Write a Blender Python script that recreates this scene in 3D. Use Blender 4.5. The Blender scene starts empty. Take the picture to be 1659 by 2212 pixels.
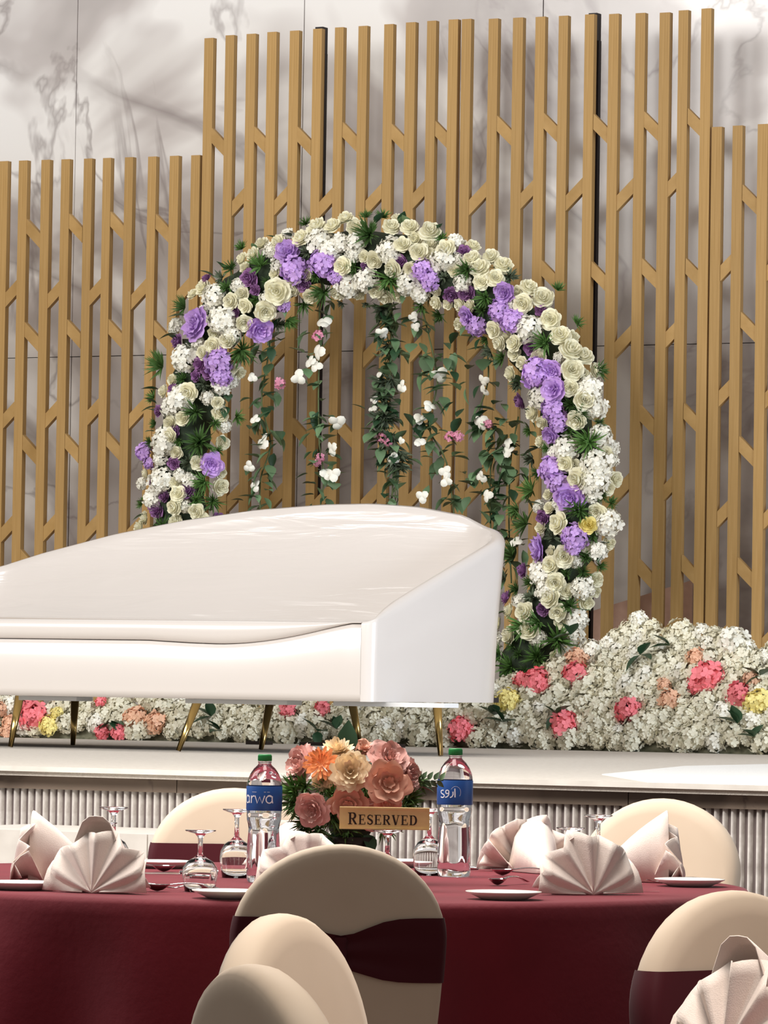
import bpy, math, random
from mathutils import Vector, Matrix, Quaternion, Euler

# ------------------------------------------------------------------ camera
W, H, F = 1659.0, 2212.0, 10230.0
CAM_Z, HORIZON, ROLL = 1.218, 1470.0, math.radians(0.9)
scene = bpy.context.scene
col = scene.collection
cam_data = bpy.data.cameras.new('camera')
cam_data.sensor_fit = 'HORIZONTAL'
cam_data.sensor_width = 36.0
cam_data.lens = 36.0 * F / W
cam_data.clip_start, cam_data.clip_end = 0.1, 200
cam = bpy.data.objects.new('camera', cam_data)
col.objects.link(cam)
PITCH = math.atan((HORIZON - H / 2) / F)
CAM_ROT = Matrix.Rotation(math.pi / 2 + PITCH, 3, 'X') @ Matrix.Rotation(ROLL, 3, 'Z')
cam.matrix_world = Matrix.Translation((0, 0, CAM_Z)) @ CAM_ROT.to_4x4()
scene.camera = cam

# ------------------------------------------------------------------ world, lights, exposure
scene.view_settings.view_transform = 'Standard'
scene.view_settings.look = 'None'
scene.view_settings.exposure = 0.0
scene.view_settings.gamma = 1.0
scene.view_settings.use_curve_mapping = False
world = bpy.data.worlds.new('hall_light')
scene.world = world
world.use_nodes = True
world.node_tree.nodes['Background'].inputs[0].default_value = (1.0, 0.96, 0.91, 1)
world.node_tree.nodes['Background'].inputs[1].default_value = 0.25

THETA = math.radians(27.5)           # the stage and its back wall run obliquely to the view
CT, ST = math.cos(THETA), math.sin(THETA)


def stage_to_world(u, v, z=0.0):
    return Vector((u * CT + v * ST, -u * ST + v * CT, z))


def area_light(name, loc, target, sx, sy, power, color):
    d = bpy.data.lights.new(name, 'AREA')
    d.shape = 'RECTANGLE'
    d.size, d.size_y, d.energy, d.color = sx, sy, power, color
    o = bpy.data.objects.new(name, d)
    o.location = loc
    o.rotation_euler = (Vector(target) - Vector(loc)).to_track_quat('-Z', 'Y').to_euler()
    col.objects.link(o)
    return o


area_light('ceiling_light_stage', stage_to_world(-11.6, 8.0, 5.8), stage_to_world(-8.8, 19.0, 1.8), 8.0, 3.0, 900, (1.0, 0.98, 0.95))
area_light('ceiling_light_wall', stage_to_world(-10.0, 17.4, 7.6), stage_to_world(-8.8, 20.4, 3.4), 8.0, 1.5, 95, (1.0, 0.97, 0.94))
area_light('ceiling_light_table', (-0.4, 11.3, 4.3), (-0.2, 11.35, 0.75), 3.0, 1.4, 250, (1.0, 0.95, 0.89))
area_light('ceiling_light_front', (0.4, 6.1, 3.7), (0.3, 6.1, 0.8), 2.4, 0.9, 26, (1.0, 0.93, 0.85)).data.spread = math.radians(70)
area_light('window_daylight', (9.0, 11.5, 3.0), (0.5, 17.5, 1.5), 3.0, 3.0, 165, (0.80, 0.89, 1.0)).data.spread = math.radians(70)


# ------------------------------------------------------------------ helpers
def ray(px, py):
    d = CAM_ROT @ Vector(((px - W / 2) / F, (H / 2 - py) / F, -1.0))
    return Vector((0, 0, CAM_Z)), d


def at(px, py, v):
    """stage-frame point (u, v, z) of a pixel on the vertical plane at stage depth v"""
    o, d = ray(px, py)
    n = Vector((ST, CT, 0))
    p = o + d * (v / d.dot(n))
    return Vector((p.x * CT - p.y * ST, v, p.z))


def on(px, py, z):
    """world point of a pixel on the level plane z"""
    o, d = ray(px, py)
    return o + d * ((z - o.z) / d.z)


def lin(c):
    return tuple(((x / 255) / 12.92 if x / 255 <= 0.04045 else ((x / 255 + 0.055) / 1.055) ** 2.4) for x in c) + (1.0,)


def mat(name, rgb, rough=0.6, metal=0.0, vary=0.0, noise=None, coat=0.0, sheen=0.0, spec=0.5, bump=None, sss=0.0, trans=0.0, ior=1.45):
    m = bpy.data.materials.new(name)
    m.use_nodes = True
    nt = m.node_tree
    b = nt.nodes['Principled BSDF']
    b.inputs['Base Color'].default_value = lin(rgb)
    b.inputs['Roughness'].default_value = rough
    b.inputs['Metallic'].default_value = metal
    b.inputs['Coat Weight'].default_value = coat
    b.inputs['Coat Roughness'].default_value = 0.08
    b.inputs['Sheen Weight'].default_value = sheen
    b.inputs['Specular IOR Level'].default_value = spec
    b.inputs['IOR'].default_value = ior
    b.inputs['Transmission Weight'].default_value = trans
    out = None
    tc = nt.nodes.new('ShaderNodeTexCoord')
    if noise:                               # (scale, rgb2, detail, lo, hi)
        n = nt.nodes.new('ShaderNodeTexNoise')
        n.inputs['Scale'].default_value = noise[0]
        n.inputs['Detail'].default_value = noise[2]
        nt.links.new(tc.outputs['Object'], n.inputs['Vector'])
        r = nt.nodes.new('ShaderNodeValToRGB')
        r.color_ramp.elements[0].position, r.color_ramp.elements[1].position = noise[3], noise[4]
        r.color_ramp.elements[0].color, r.color_ramp.elements[1].color = lin(rgb), lin(noise[1])
        nt.links.new(n.outputs['Fac'], r.inputs['Fac'])
        out = r.outputs['Color']
    if vary:
        oi = nt.nodes.new('ShaderNodeObjectInfo')
        h = nt.nodes.new('ShaderNodeHueSaturation')
        mr = nt.nodes.new('ShaderNodeMapRange')
        mr.inputs['To Min'].default_value, mr.inputs['To Max'].default_value = 1 - vary, 1 + vary
        nt.links.new(oi.outputs['Random'], mr.inputs['Value'])
        nt.links.new(mr.outputs['Result'], h.inputs['Value'])
        if out:
            nt.links.new(out, h.inputs['Color'])
        else:
            h.inputs['Color'].default_value = lin(rgb)
        out = h.outputs['Color']
    if out:
        nt.links.new(out, b.inputs['Base Color'])
    if bump:                                # (scale, strength)
        n2 = nt.nodes.new('ShaderNodeTexNoise')
        n2.inputs['Scale'].default_value = bump[0]
        n2.inputs['Detail'].default_value = 4
        nt.links.new(tc.outputs['Object'], n2.inputs['Vector'])
        bp = nt.nodes.new('ShaderNodeBump')
        bp.inputs['Strength'].default_value = bump[1]
        bp.inputs['Distance'].default_value = 0.01
        nt.links.new(n2.outputs['Fac'], bp.inputs['Height'])
        nt.links.new(bp.outputs['Normal'], b.inputs['Normal'])
    return m


def marble(name, base, light, dark, vein, scale=1.0, rough=0.25):
    m = bpy.data.materials.new(name)
    m.use_nodes = True
    nt = m.node_tree
    N, L = nt.nodes.new, nt.links.new
    b = nt.nodes['Principled BSDF']
    b.inputs['Roughness'].default_value = rough
    geo = N('ShaderNodeNewGeometry')
    mp = N('ShaderNodeMapping')
    mp.inputs['Scale'].default_value = (scale, scale, scale)
    L(geo.outputs['Position'], mp.inputs['Vector'])
    n1 = N('ShaderNodeTexNoise')
    n1.inputs['Scale'].default_value, n1.inputs['Detail'].default_value, n1.inputs['Distortion'].default_value = 0.75, 3.0, 1.6
    L(mp.outputs['Vector'], n1.inputs['Vector'])
    r = N('ShaderNodeValToRGB')
    e = r.color_ramp.elements
    e[0].position, e[0].color = 0.38, lin(dark)
    e[1].position, e[1].color = 0.60, lin(light)
    k = e.new(0.48)
    k.color = lin(base)
    L(n1.outputs['Fac'], r.inputs['Fac'])
    cur = r.outputs['Color']
    for sc, wid, amt, off in ((0.34, 0.022, 0.62, 0.0), (0.62, 0.010, 0.55, 7.3), (0.5, 0.012, 0.5, 15.1)):
        mp2 = N('ShaderNodeMapping')
        mp2.inputs['Location'].default_value = (off, off * 0.7, off * 0.3)
        mp2.inputs['Rotation'].default_value = (0.0, 0.6, 0.3)
        L(mp.outputs['Vector'], mp2.inputs['Vector'])
        n2 = N('ShaderNodeTexNoise')
        n2.inputs['Scale'].default_value, n2.inputs['Detail'].default_value, n2.inputs['Roughness'].default_value = sc, 6.0, 0.52
        n2.inputs['Distortion'].default_value = 0.8
        L(mp2.outputs['Vector'], n2.inputs['Vector'])
        sub = N('ShaderNodeMath'); sub.operation = 'SUBTRACT'; sub.inputs[1].default_value = 0.5
        L(n2.outputs['Fac'], sub.inputs[0])
        ab = N('ShaderNodeMath'); ab.operation = 'ABSOLUTE'
        L(sub.outputs[0], ab.inputs[0])
        mr = N('ShaderNodeMapRange')
        mr.inputs['From Min'].default_value, mr.inputs['From Max'].default_value = 0.0, wid
        mr.inputs['To Min'].default_value, mr.inputs['To Max'].default_value = amt, 0.0
        L(ab.outputs[0], mr.inputs['Value'])
        brk = N('ShaderNodeTexNoise')
        brk.inputs['Scale'].default_value = 0.9
        L(mp2.outputs['Vector'], brk.inputs['Vector'])
        bm = N('ShaderNodeMapRange')
        bm.inputs['From Min'].default_value, bm.inputs['From Max'].default_value = 0.40, 0.56
        L(brk.outputs['Fac'], bm.inputs['Value'])
        mul = N('ShaderNodeMath'); mul.operation = 'MULTIPLY'
        L(mr.outputs['Result'], mul.inputs[0]); L(bm.outputs['Result'], mul.inputs[1])
        mx = N('ShaderNodeMix'); mx.data_type = 'RGBA'
        L(mul.outputs[0], mx.inputs['Factor'])
        L(cur, mx.inputs['A'])
        mx.inputs['B'].default_value = lin(vein)
        cur = mx.outputs['Result']
    L(cur, b.inputs['Base Color'])
    return m


M = {
    'marble': marble('grey_marble', (198, 191, 188), (238, 235, 232), (184, 177, 174), (128, 116, 114), 1.0, 0.2),
    'brown_marble': marble('brown_marble', (108, 94, 82), (126, 111, 98), (92, 79, 68), (60, 48, 40), 2.4, 0.3),  # brown stone, its colour darkened further for the shade under the deck lip
    'grout': mat('grout', (120, 112, 108), 0.9),
    'gold': mat('gold_paint', (182, 146, 92), 0.55, 0.0, 0.07, (9.0, (162, 126, 72), 6, 0.35, 0.75), bump=(35, 0.15), spec=0.3),
    'black': mat('black_post', (34, 26, 28), 0.6),
    'stage': mat('stage_carpet', (216, 208, 197), 0.85, noise=(60, (198, 189, 178), 5, 0.3, 0.8), bump=(220, 0.4)),
    'white_patch': mat('white_floor_patch', (244, 243, 240), 0.6, bump=(160, 0.5)),
    'step': mat('step_stone', (226, 220, 211), 0.45, noise=(14, (212, 205, 196), 4, 0.3, 0.7)),
    'flute': mat('fluted_panel', (228, 223, 217), 0.6, noise=(30, (186, 178, 172), 4, 0.3, 0.7)),
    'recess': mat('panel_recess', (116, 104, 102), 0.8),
    'pinkboard': mat('pink_board', (226, 190, 172), 0.8, noise=(20, (214, 176, 158), 4, 0.3, 0.7)),
    'leather': mat('white_leather', (214, 206, 200), 0.28, coat=0.5, spec=0.6),
    'brass': mat('brass', (190, 160, 100), 0.22, 1.0),
    'whiteboard': mat('white_frame', (226, 226, 226), 0.5),
    'foliage': mat('dark_foliage', (52, 66, 44), 0.8, 0, 0.0, (40, (30, 42, 28), 3, 0.3, 0.7)),
    'bedcore': mat('pale_foliage', (150, 148, 126), 0.9, 0, 0.0, (30, (96, 98, 78), 3, 0.3, 0.7)),
    'fern': mat('fern_green', (84, 120, 58), 0.6, 0, 0.35),
    'dryfern': mat('grey_green', (98, 110, 88), 0.7, 0, 0.3),
    'leaf': mat('leaf_green', (100, 128, 92), 0.5, 0, 0.4),
    'darkleaf': mat('dark_leaf', (50, 80, 54), 0.4, 0, 0.2),
    'stem': mat('stem', (92, 104, 66), 0.7),
    'cream': mat('cream_petal', (250, 246, 220), 0.6, 0, 0.05, sheen=0.2),
    'butter': mat('butter_petal', (247, 232, 150), 0.6, 0, 0.05),
    'white': mat('white_petal', (246, 243, 230), 0.6, 0, 0.05, sheen=0.2),
    'bedwhite': mat('ivory_petal', (233, 228, 206), 0.65, 0, 0.09),
    'lilac': mat('lilac_petal', (204, 164, 228), 0.6, 0, 0.1),
    'mauve': mat('mauve_petal', (164, 116, 168), 0.6, 0, 0.15),
    'pink': mat('coral_pink_petal', (247, 134, 142), 0.6, 0, 0.1),
    'peach': mat('peach_petal', (238, 190, 158), 0.6, 0, 0.08),
    'palepink': mat('pale_pink_petal', (226, 150, 176), 0.6, 0, 0.12),
    'dusty': mat('dusty_pink_petal', (222, 174, 164), 0.6, 0, 0.08),
    'salmon': mat('salmon_petal', (218, 162, 138), 0.6, 0, 0.06),
    'orange': mat('orange_petal', (246, 150, 88), 0.55),
    'biscuit': mat('biscuit_petal', (242, 218, 182), 0.65),
    'cloth': mat('burgundy_cloth', (114, 24, 38), 0.75, sheen=0.12, noise=(3.0, (98, 18, 30), 5, 0.35, 0.7), spec=0.25, bump=(60, 0.1)),
    'sash': mat('burgundy_sash', (72, 9, 22), 0.6, sheen=0.05, spec=0.3),
    'cover': mat('cream_spandex', (216, 196, 174), 0.7, sheen=0.1, noise=(4, (208, 187, 164), 3, 0.35, 0.7), spec=0.3),
    'napkin': mat('linen_napkin', (240, 225, 215), 0.8, sheen=0.2, noise=(24, (233, 216, 205), 4, 0.3, 0.7), bump=(500, 0.15), spec=0.25),
    'china': mat('white_china', (240, 236, 230), 0.2, coat=0.4),
    'steel': mat('polished_steel', (214, 210, 208), 0.12, 1.0),
    'glass': mat('clear_glass', (255, 255, 255), 0.0, trans=1.0, ior=1.45),
    'water': mat('water_bottle_plastic', (248, 250, 255), 0.02, trans=1.0, ior=1.33),
    'label': mat('blue_label', (32, 88, 158), 0.45, noise=(16, (24, 66, 138), 2, 0.35, 0.7)),
    'cap': mat('green_cap', (32, 128, 62), 0.45),
    'print': mat('white_print', (236, 240, 246), 0.5),
    'plaque': mat('gold_plaque', (240, 208, 146), 0.4, 0.05, noise=(30, (228, 194, 130), 4, 0.3, 0.7)),
    'ink': mat('dark_ink', (48, 30, 22), 0.6),
    'carpet': mat('hall_carpet', (96, 78, 70), 0.95, noise=(40, (78, 60, 54), 4, 0.3, 0.7)),
    'iron': mat('dark_iron', (58, 50, 46), 0.5, 0.6),
}


class MB:
    def __init__(self):
        self.v, self.f = [], []

    def add(self, verts, faces):
        b = len(self.v)
        self.v += [tuple(p) for p in verts]
        self.f += [tuple(i + b for i in f) for f in faces]
        return self

    def box(self, x0, x1, y0, y1, z0, z1):
        vs = [(x, y, z) for z in (z0, z1) for y in (y0, y1) for x in (x0, x1)]
        return self.add(vs, [(0, 2, 3, 1), (4, 5, 7, 6), (0, 1, 5, 4), (2, 6, 7, 3), (0, 4, 6, 2), (1, 3, 7, 5)])

    def grid(self, rows, close_u=False, close_v=False):
        """rows: list of equal-length point lists"""
        n, k = len(rows), len(rows[0])
        vs = [p for r in rows for p in r]
        fs = []
        for i in range(n if close_u else n - 1):
            for j in range(k if close_v else k - 1):
                a, b = i, (i + 1) % n
                c, d = j, (j + 1) % k
                fs.append((a * k + c, a * k + d, b * k + d, b * k + c))
        return self.add(vs, fs)

    def lathe(self, prof, n=32, cap0=False, cap1=False):
        rows = [[(r * math.cos(2 * math.pi * i / n), r * math.sin(2 * math.pi * i / n), z) for i in range(n)] for r, z in prof]
        b = len(self.v)
        self.grid(rows, close_v=True)
        if cap0:
            self.f.append(tuple(b + i for i in reversed(range(n))))
        if cap1:
            self.f.append(tuple(b + (len(prof) - 1) * n + i for i in range(n)))
        return self

    def tube(self, pts, rad, n=6, caps=True):
        pts = [Vector(p) for p in pts]
        rows = []
        for i, p in enumerate(pts):
            t = (pts[min(i + 1, len(pts) - 1)] - pts[max(i - 1, 0)]).normalized()
            a = Vector((0, 0, 1)) if abs(t.z) < 0.9 else Vector((1, 0, 0))
            x = t.cross(a).normalized()
            y = t.cross(x)
            r = rad[i] if isinstance(rad, (list, tuple)) else rad
            rows.append([p + x * (r * math.cos(2 * math.pi * k / n)) + y * (r * math.sin(2 * math.pi * k / n)) for k in range(n)])
        b = len(self.v)
        self.grid(rows, close_v=True)
        if caps:
            self.f.append(tuple(b + i for i in range(n)))
            self.f.append(tuple(b + (len(pts) - 1) * n + i for i in reversed(range(n))))
        return self

    def mesh(self, name, m, smooth=True):
        me = bpy.data.meshes.new(name)
        me.from_pydata(self.v, [], self.f)
        me.materials.append(m)
        if smooth:
            me.polygons.foreach_set('use_smooth', [True] * len(me.polygons))
        me.update()
        return me


def wrinkle(m):
    nt = m.node_tree
    tc = nt.nodes.new('ShaderNodeTexCoord')
    mp = nt.nodes.new('ShaderNodeMapping')
    mp.inputs['Scale'].default_value = (1.2, 2.0, 11.0)
    nz = nt.nodes.new('ShaderNodeTexNoise')
    nz.inputs['Scale'].default_value, nz.inputs['Detail'].default_value, nz.inputs['Distortion'].default_value = 1.6, 3.0, 0.6
    bp = nt.nodes.new('ShaderNodeBump')
    bp.inputs['Strength'].default_value, bp.inputs['Distance'].default_value = 0.35, 0.02
    nt.links.new(tc.outputs['Object'], mp.inputs['Vector'])
    nt.links.new(mp.outputs['Vector'], nz.inputs['Vector'])
    nt.links.new(nz.outputs['Fac'], bp.inputs['Height'])
    nt.links.new(bp.outputs['Normal'], nt.nodes['Principled BSDF'].inputs['Normal'])
    nt.links.new(bp.outputs['Normal'], nt.nodes['Principled BSDF'].inputs['Coat Normal'])
    return m


def fix_normals(me):
    import bmesh
    bm = bmesh.new()
    bm.from_mesh(me)
    bmesh.ops.recalc_face_normals(bm, faces=bm.faces)
    bm.to_mesh(me)
    bm.free()
    return me


def obj(name, me, parent=None, loc=(0, 0, 0), quat=None, scale=None):
    o = bpy.data.objects.new(name, me)
    col.objects.link(o)
    if parent is not None:
        o.parent = parent
    o.location = loc
    if quat is not None:
        o.rotation_mode = 'QUATERNION'
        o.rotation_quaternion = quat
    if scale is not None:
        o.scale = (scale, scale, scale) if isinstance(scale, (int, float)) else scale
    return o


def tag(o, label=None, cat=None, group=None, kind=None):
    if label: o['label'] = label
    if cat: o['category'] = cat
    if group: o['group'] = group
    if kind: o['kind'] = kind
    return o


def thing(name, label, cat, loc=(0, 0, 0), rz=0.0, group=None, scale=None):
    e = bpy.data.objects.new(name, None)
    e.empty_display_size = 0.05
    col.objects.link(e)
    e.location = loc
    e.rotation_euler = (0, 0, rz)
    if scale: e.scale = (scale,) * 3 if isinstance(scale, (int, float)) else scale
    return tag(e, label, cat, group)


def stage_thing(name, label, cat, u, v, z, group=None):
    return thing(name, label, cat, stage_to_world(u, v, z), -THETA, group)


def aim(d, twist=0.0):
    q = Vector(d).normalized().to_track_quat('Z', 'Y')
    return q @ Quaternion((0, 0, 1), twist)


rnd = random.Random(7)
STAGE_Z = 0.928
V_STAGE, V_SCREEN, V_WALL, V_ARCH = 12.85, 19.95, 20.40, 19.35

# ------------------------------------------------------------------ setting: hall floor, back wall, stage
fl = obj('floor', MB().box(-9, 9, 2, 26, -0.1, 0.0).mesh('floor', M['carpet'], False))
tag(fl, 'brown carpeted hall floor', kind='structure')

wall = obj('wall_back', MB().box(-17, -1, 0.03, 0.2, 0, 7.0).mesh('wall_back', M['grout'], False),
           None, stage_to_world(0, V_WALL, 0))
wall.rotation_euler = (0, 0, -THETA)
tag(wall, 'grey veined marble wall behind the stage', kind='structure')
j0 = at(165, 200, V_WALL).x
j1 = at(655, 200, V_WALL).x
jz = at(829, 757, V_WALL).z
PW = j1 - j0
panel_u = [j0 + PW * k for k in range(-4, 7)]
panel_z = [STAGE_Z - 0.9, jz, jz + 2.6, jz + 4.0]
for a, b in zip(panel_z[:-1], panel_z[1:]):
    for k in range(len(panel_u) - 1):
        me = MB().box(panel_u[k] + 0.0025, panel_u[k + 1] - 0.0025, rnd.uniform(-0.002, 0.002), 0.03, a + 0.002, b - 0.002).mesh('marble_panel', M['marble'], False)
        obj('marble_panel', me, wall)

US = at(829, 1690, V_STAGE).x - 2.0
stage = stage_thing('stage', 'white stage with brown marble edge and fluted front', 'stage', US, V_STAGE, 0)
obj('deck', MB().box(-7, 7, 0.0, V_WALL - V_STAGE - 0.01, STAGE_Z - 0.03, STAGE_Z).mesh('deck', M['stage'], False), stage)
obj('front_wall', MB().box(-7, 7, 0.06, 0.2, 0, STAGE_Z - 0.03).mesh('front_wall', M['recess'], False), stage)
obj('edge_nosing', MB().box(-7, 7, -0.012, 0.0, STAGE_Z - 0.016, STAGE_Z).mesh('edge_nosing', M['step'], False), stage)
fz0 = STAGE_Z - 0.072
u = -0.4
while u < 4.4:
    w = rnd.uniform(0.7, 0.95)
    obj('edge_panel', MB().box(u, u + w - 0.003, 0.035, 0.06, fz0, STAGE_Z - 0.03).mesh('edge_panel', M['brown_marble'], False), stage)
    u += w
fm = MB()
prof = [(0.0078 * math.cos(math.pi * k / 6), 0.06 - 0.016 * math.sin(math.pi * k / 6)) for k in range(7)]
fm.grid([[(x, y, z) for x, y in prof] for z in (0.30, fz0)])
flute = fm.mesh('flute', M['flute'])
PITCH_F = 0.0272
gap_u = at(1053, 1800, V_STAGE).x
for k in range(-110, 80):
    uu = gap_u + (k + 0.5) * PITCH_F + (0.006 if k >= 0 else -0.006)
    if at(829, 1800, V_STAGE).x - 2.3 < uu < at(829, 1800, V_STAGE).x + 2.2:
        obj('flute', flute, stage, (uu - US, 0, 0))
sa, sb = at(-140, 1800, 12.3).x, at(470, 1800, 12.3).x
sz = at(150, 1797, 12.3).z
step = stage_thing('stage_step', 'white stone step block against the fluted stage front', 'step', (sa + sb) / 2, 12.3, 0)
hw = (sb - sa) / 2
seam = at(318, 1840, 12.3).x - (sa + sb) / 2
obj('step_block', MB().box(-hw, seam - 0.002, 0.0, 0.53, 0, sz).mesh('step_block', M['step'], False), step)
obj('step_block', MB().box(seam + 0.002, hw, 0.0, 0.53, 0, sz).mesh('step_block', M['step'], False), step)

# white sheet added as a thin slab where the stage floor is brighter
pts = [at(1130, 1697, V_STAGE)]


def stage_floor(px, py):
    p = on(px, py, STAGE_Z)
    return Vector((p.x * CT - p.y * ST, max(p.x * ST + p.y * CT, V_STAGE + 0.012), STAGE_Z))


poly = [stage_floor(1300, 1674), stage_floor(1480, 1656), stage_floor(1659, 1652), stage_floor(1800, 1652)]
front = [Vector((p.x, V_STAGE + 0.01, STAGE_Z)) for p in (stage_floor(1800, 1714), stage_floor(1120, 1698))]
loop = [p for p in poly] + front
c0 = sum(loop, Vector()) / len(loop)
patch = stage_thing('floor_patch', 'bright white patch added on the stage floor at right', 'floor sheet', c0.x, c0.y, STAGE_Z)
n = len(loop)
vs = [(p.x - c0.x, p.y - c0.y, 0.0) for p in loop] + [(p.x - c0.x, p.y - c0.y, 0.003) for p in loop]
obj('patch', MB().add(vs, [tuple(range(n, 2 * n))] + [tuple(reversed(range(n)))] + [(i, (i + 1) % n, n + (i + 1) % n, n + i) for i in range(n)]).mesh('patch', M['white_patch'], False), patch)

# pink board leaning on the wall
bl = [at(1236, 1335, V_WALL - 0.06), at(1499, 1254, V_WALL - 0.06)]
b0 = bl[0]
board = stage_thing('pink_board', 'pale pink board with slanted top standing behind the gold slats', 'board', b0.x, V_WALL - 0.09, STAGE_Z)
w_ = bl[1].x - b0.x
vs = []
for y in (0.0, 0.02):
    vs += [(0, y, 0), (w_, y, 0), (w_, y, bl[1].z - STAGE_Z), (0, y, b0.z - STAGE_Z)]
obj('panel', MB().add(vs, [(0, 1, 2, 3), (7, 6, 5, 4), (0, 4, 5, 1), (1, 5, 6, 2), (2, 6, 7, 3), (3, 7, 4, 0)]).mesh('panel', M['pinkboard'], False), board)

# ------------------------------------------------------------------ gold lattice screens
unit = MB().box(-0.5, 0.5, 0, 1, 0, 1).mesh('slat', M['gold'], False)
SLAT_D = 0.034


def screen(label, xs, ytops, sw, rows_down, rows_up, first_down, v=V_SCREEN, dy=None):
    """xs, ytops: pixel position of every slat head; rows: heights (pixel at that screen) of the slanting braces"""
    tops = [at(x, y, v) for x, y in zip(xs, ytops)]
    uc = (tops[0].x + tops[-1].x) / 2
    root = stage_thing('lattice_screen', label, 'screen', uc, v, STAGE_Z, 'gold slatted screens in front of the marble wall')
    for t in tops:
        obj('slat', unit, root, (t.x - uc + rnd.uniform(-.002, .002), rnd.uniform(-.003, .003), 0), None, (sw * rnd.uniform(.95, 1.06), SLAT_D, t.z - STAGE_Z))
    for i in range(len(tops) - 1):
        x0, x1 = tops[i].x + sw / 2 - uc, tops[i + 1].x - sw / 2 - uc
        if x1 - x0 < 0.02:
            continue
        down = ((i + first_down) % 2 == 0)
        for (pxr, pyr) in (rows_down if down else rows_up):
            z = at(pxr, pyr, v).z - STAGE_Z + rnd.uniform(-.012, .012)
            if z > min(tops[i].z, tops[i + 1].z) - STAGE_Z:
                continue
            dz = (x1 - x0) * 0.95
            hh = 0.074
            za, zb = (z, z - dz) if down else (z - dz, z)
            vs = []
            y0 = 0.002
            for y in (y0, SLAT_D - 0.004):
                vs += [(x0, y, za - hh), (x1, y, zb - hh), (x1, y, zb), (x0, y, za)]
            me = MB().add(vs, [(0, 1, 2, 3), (7, 6, 5, 4), (0, 4, 5, 1), (1, 5, 6, 2), (2, 6, 7, 3), (3, 7, 4, 0)]).mesh('brace', M['gold'], False)
            obj('brace', me, root)
    return root


xl = [-360, -314, -268, -222, -176, -130, -84, -38, 8, 50, 98, 142, 189, 231, 279, 329, 377, 423]
yl = [348 - (x - 8) * 0.031 for x in xl]
screen('low gold slatted screen left of the flower arch', xl, yl, 0.048,
       [(8, 470), (8, 694), (8, 934), (8, 1180)], [(8, 606), (8, 862), (8, 1108), (8, 1350)], 1)
xc1 = [450, 497, 542, 588, 635, 685, 733, 785, 839, 886, 933, 980]
yc1 = [82, 76, 73, 69, 66, 62, 59, 56, 52, 48, 45, 42]
screen('tall gold slatted screen behind the left half of the arch', xc1, yc1, 0.049,
       [(700, 268), (700, 590), (700, 905), (700, 1225)], [(700, 402), (700, 725), (700, 1045), (700, 1360)], 0)
xc2 = [1008, 1066, 1119, 1167, 1217, 1274, 1326, 1383, 1436, 1477, 1526]
yc2 = [41, 40, 38, 36, 34, 31, 30, 28, 27, 22, 18]
screen('tall gold slatted screen behind the right half of the arch', xc2, yc2, 0.050,
       [(1300, 240), (1300, 562), (1300, 878), (1300, 1202)], [(1300, 382), (1300, 705), (1300, 1025), (1300, 1345)], 1)
xr = [1549, 1594, 1648, 1699, 1750, 1801, 1852, 1903, 1954]
yr = [274 - (x - 1549) * 0.06 for x in xr]
screen('low gold slatted screen at the right end', xr, yr, 0.050,
       [(1600, 400), (1600, 668), (1600, 936), (1600, 1205)], [(1600, 545), (1600, 815), (1600, 1085), (1600, 1350)], 1)
for (px, py, lab) in ((689, 58, 'black upright post behind the left tall gold screen'), (1280, 28, 'black upright post behind the right tall gold screen')):
    p = at(px, py, V_SCREEN + 0.05)
    r = stage_thing('support_post', lab, 'post', p.x, V_SCREEN + 0.05, STAGE_Z)
    zt = p.z - STAGE_Z
    obj('post', MB().box(-0.02, 0.022, 0, 0.05, 0, zt).mesh('post', M['black'], False), r)
    obj('rail', MB().box(0.022, 0.034, 0.004, 0.03, 0, zt - 0.13).mesh('rail', M['black'], False), r)
    obj('foot', MB().box(-0.08, 0.08, -0.01, 0.25, 0, 0.012).mesh('foot', M['black'], False), r)

# ------------------------------------------------------------------ flower meshes


def bloom(layers, m, seed=0, ruffle=0.05, nu=4, nv=4, name='rose'):
    r_ = random.Random(seed)
    mb = MB()
    for (R, Hh, n_, half, lip, z0) in layers:
        ph = r_.uniform(0, 6.28)
        for k in range(n_):
            phi = ph + 2 * math.pi * k / n_ + r_.uniform(-.12, .12)
            tw, sc = r_.uniform(-.25, .25), r_.uniform(.9, 1.1)
            rows = []
            for i in range(nu + 1):
                t = i / nu
                wprof = math.sin(math.pi * (0.16 + 0.62 * t)) ** 0.8
                if t > .99: wprof *= 0.72
                row = []
                for j in range(nv + 1):
                    s = j / nv * 2 - 1
                    a = phi + s * half * wprof + tw * t
                    tip = t * (1 - 0.16 * s * s)
                    rho = sc * R * (math.sin(min(tip, 1) * math.pi / 2) ** 0.75) + lip * tip ** 4
                    z = z0 + sc * Hh * tip ** 1.3 - lip * 0.7 * tip ** 5
                    rho += r_.uniform(-ruffle, ruffle) * t
                    z += r_.uniform(-ruffle, ruffle) * t
                    row.append((rho * math.cos(a), rho * math.sin(a), z))
                rows.append(row)
            mb.grid(rows)
    return mb.mesh(name, m)


ROSE = [(0.12, 0.80, 3, 1.5, 0.0, 0), (0.28, 0.80, 4, 1.2, 0.01, 0), (0.46, 0.77, 5, 1.0, 0.03, -0.03), (0.66, 0.68, 5, 0.95, 0.07, -0.07), (0.80, 0.50, 6, 0.85, 0.12, -0.12), (0.88, 0.26, 6, 0.8, 0.12, -0.15)]
PEONY = [(0.2, 0.5, 5, 1.1, 0.0, 0), (0.4, 0.55, 6, 0.9, 0.02, 0), (0.62, 0.58, 6, 0.8, 0.04, 0), (0.85, 0.46, 6, 0.75, 0.1, -.05), (1.0, 0.2, 6, 0.7, 0.1, -.1)]
BUD = [(0.25, 0.9, 3, 1.4, 0, 0), (0.45, 0.8, 3, 1.2, 0.02, 0), (0.55, 0.55, 3, 0.9, 0.1, 0)]


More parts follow.
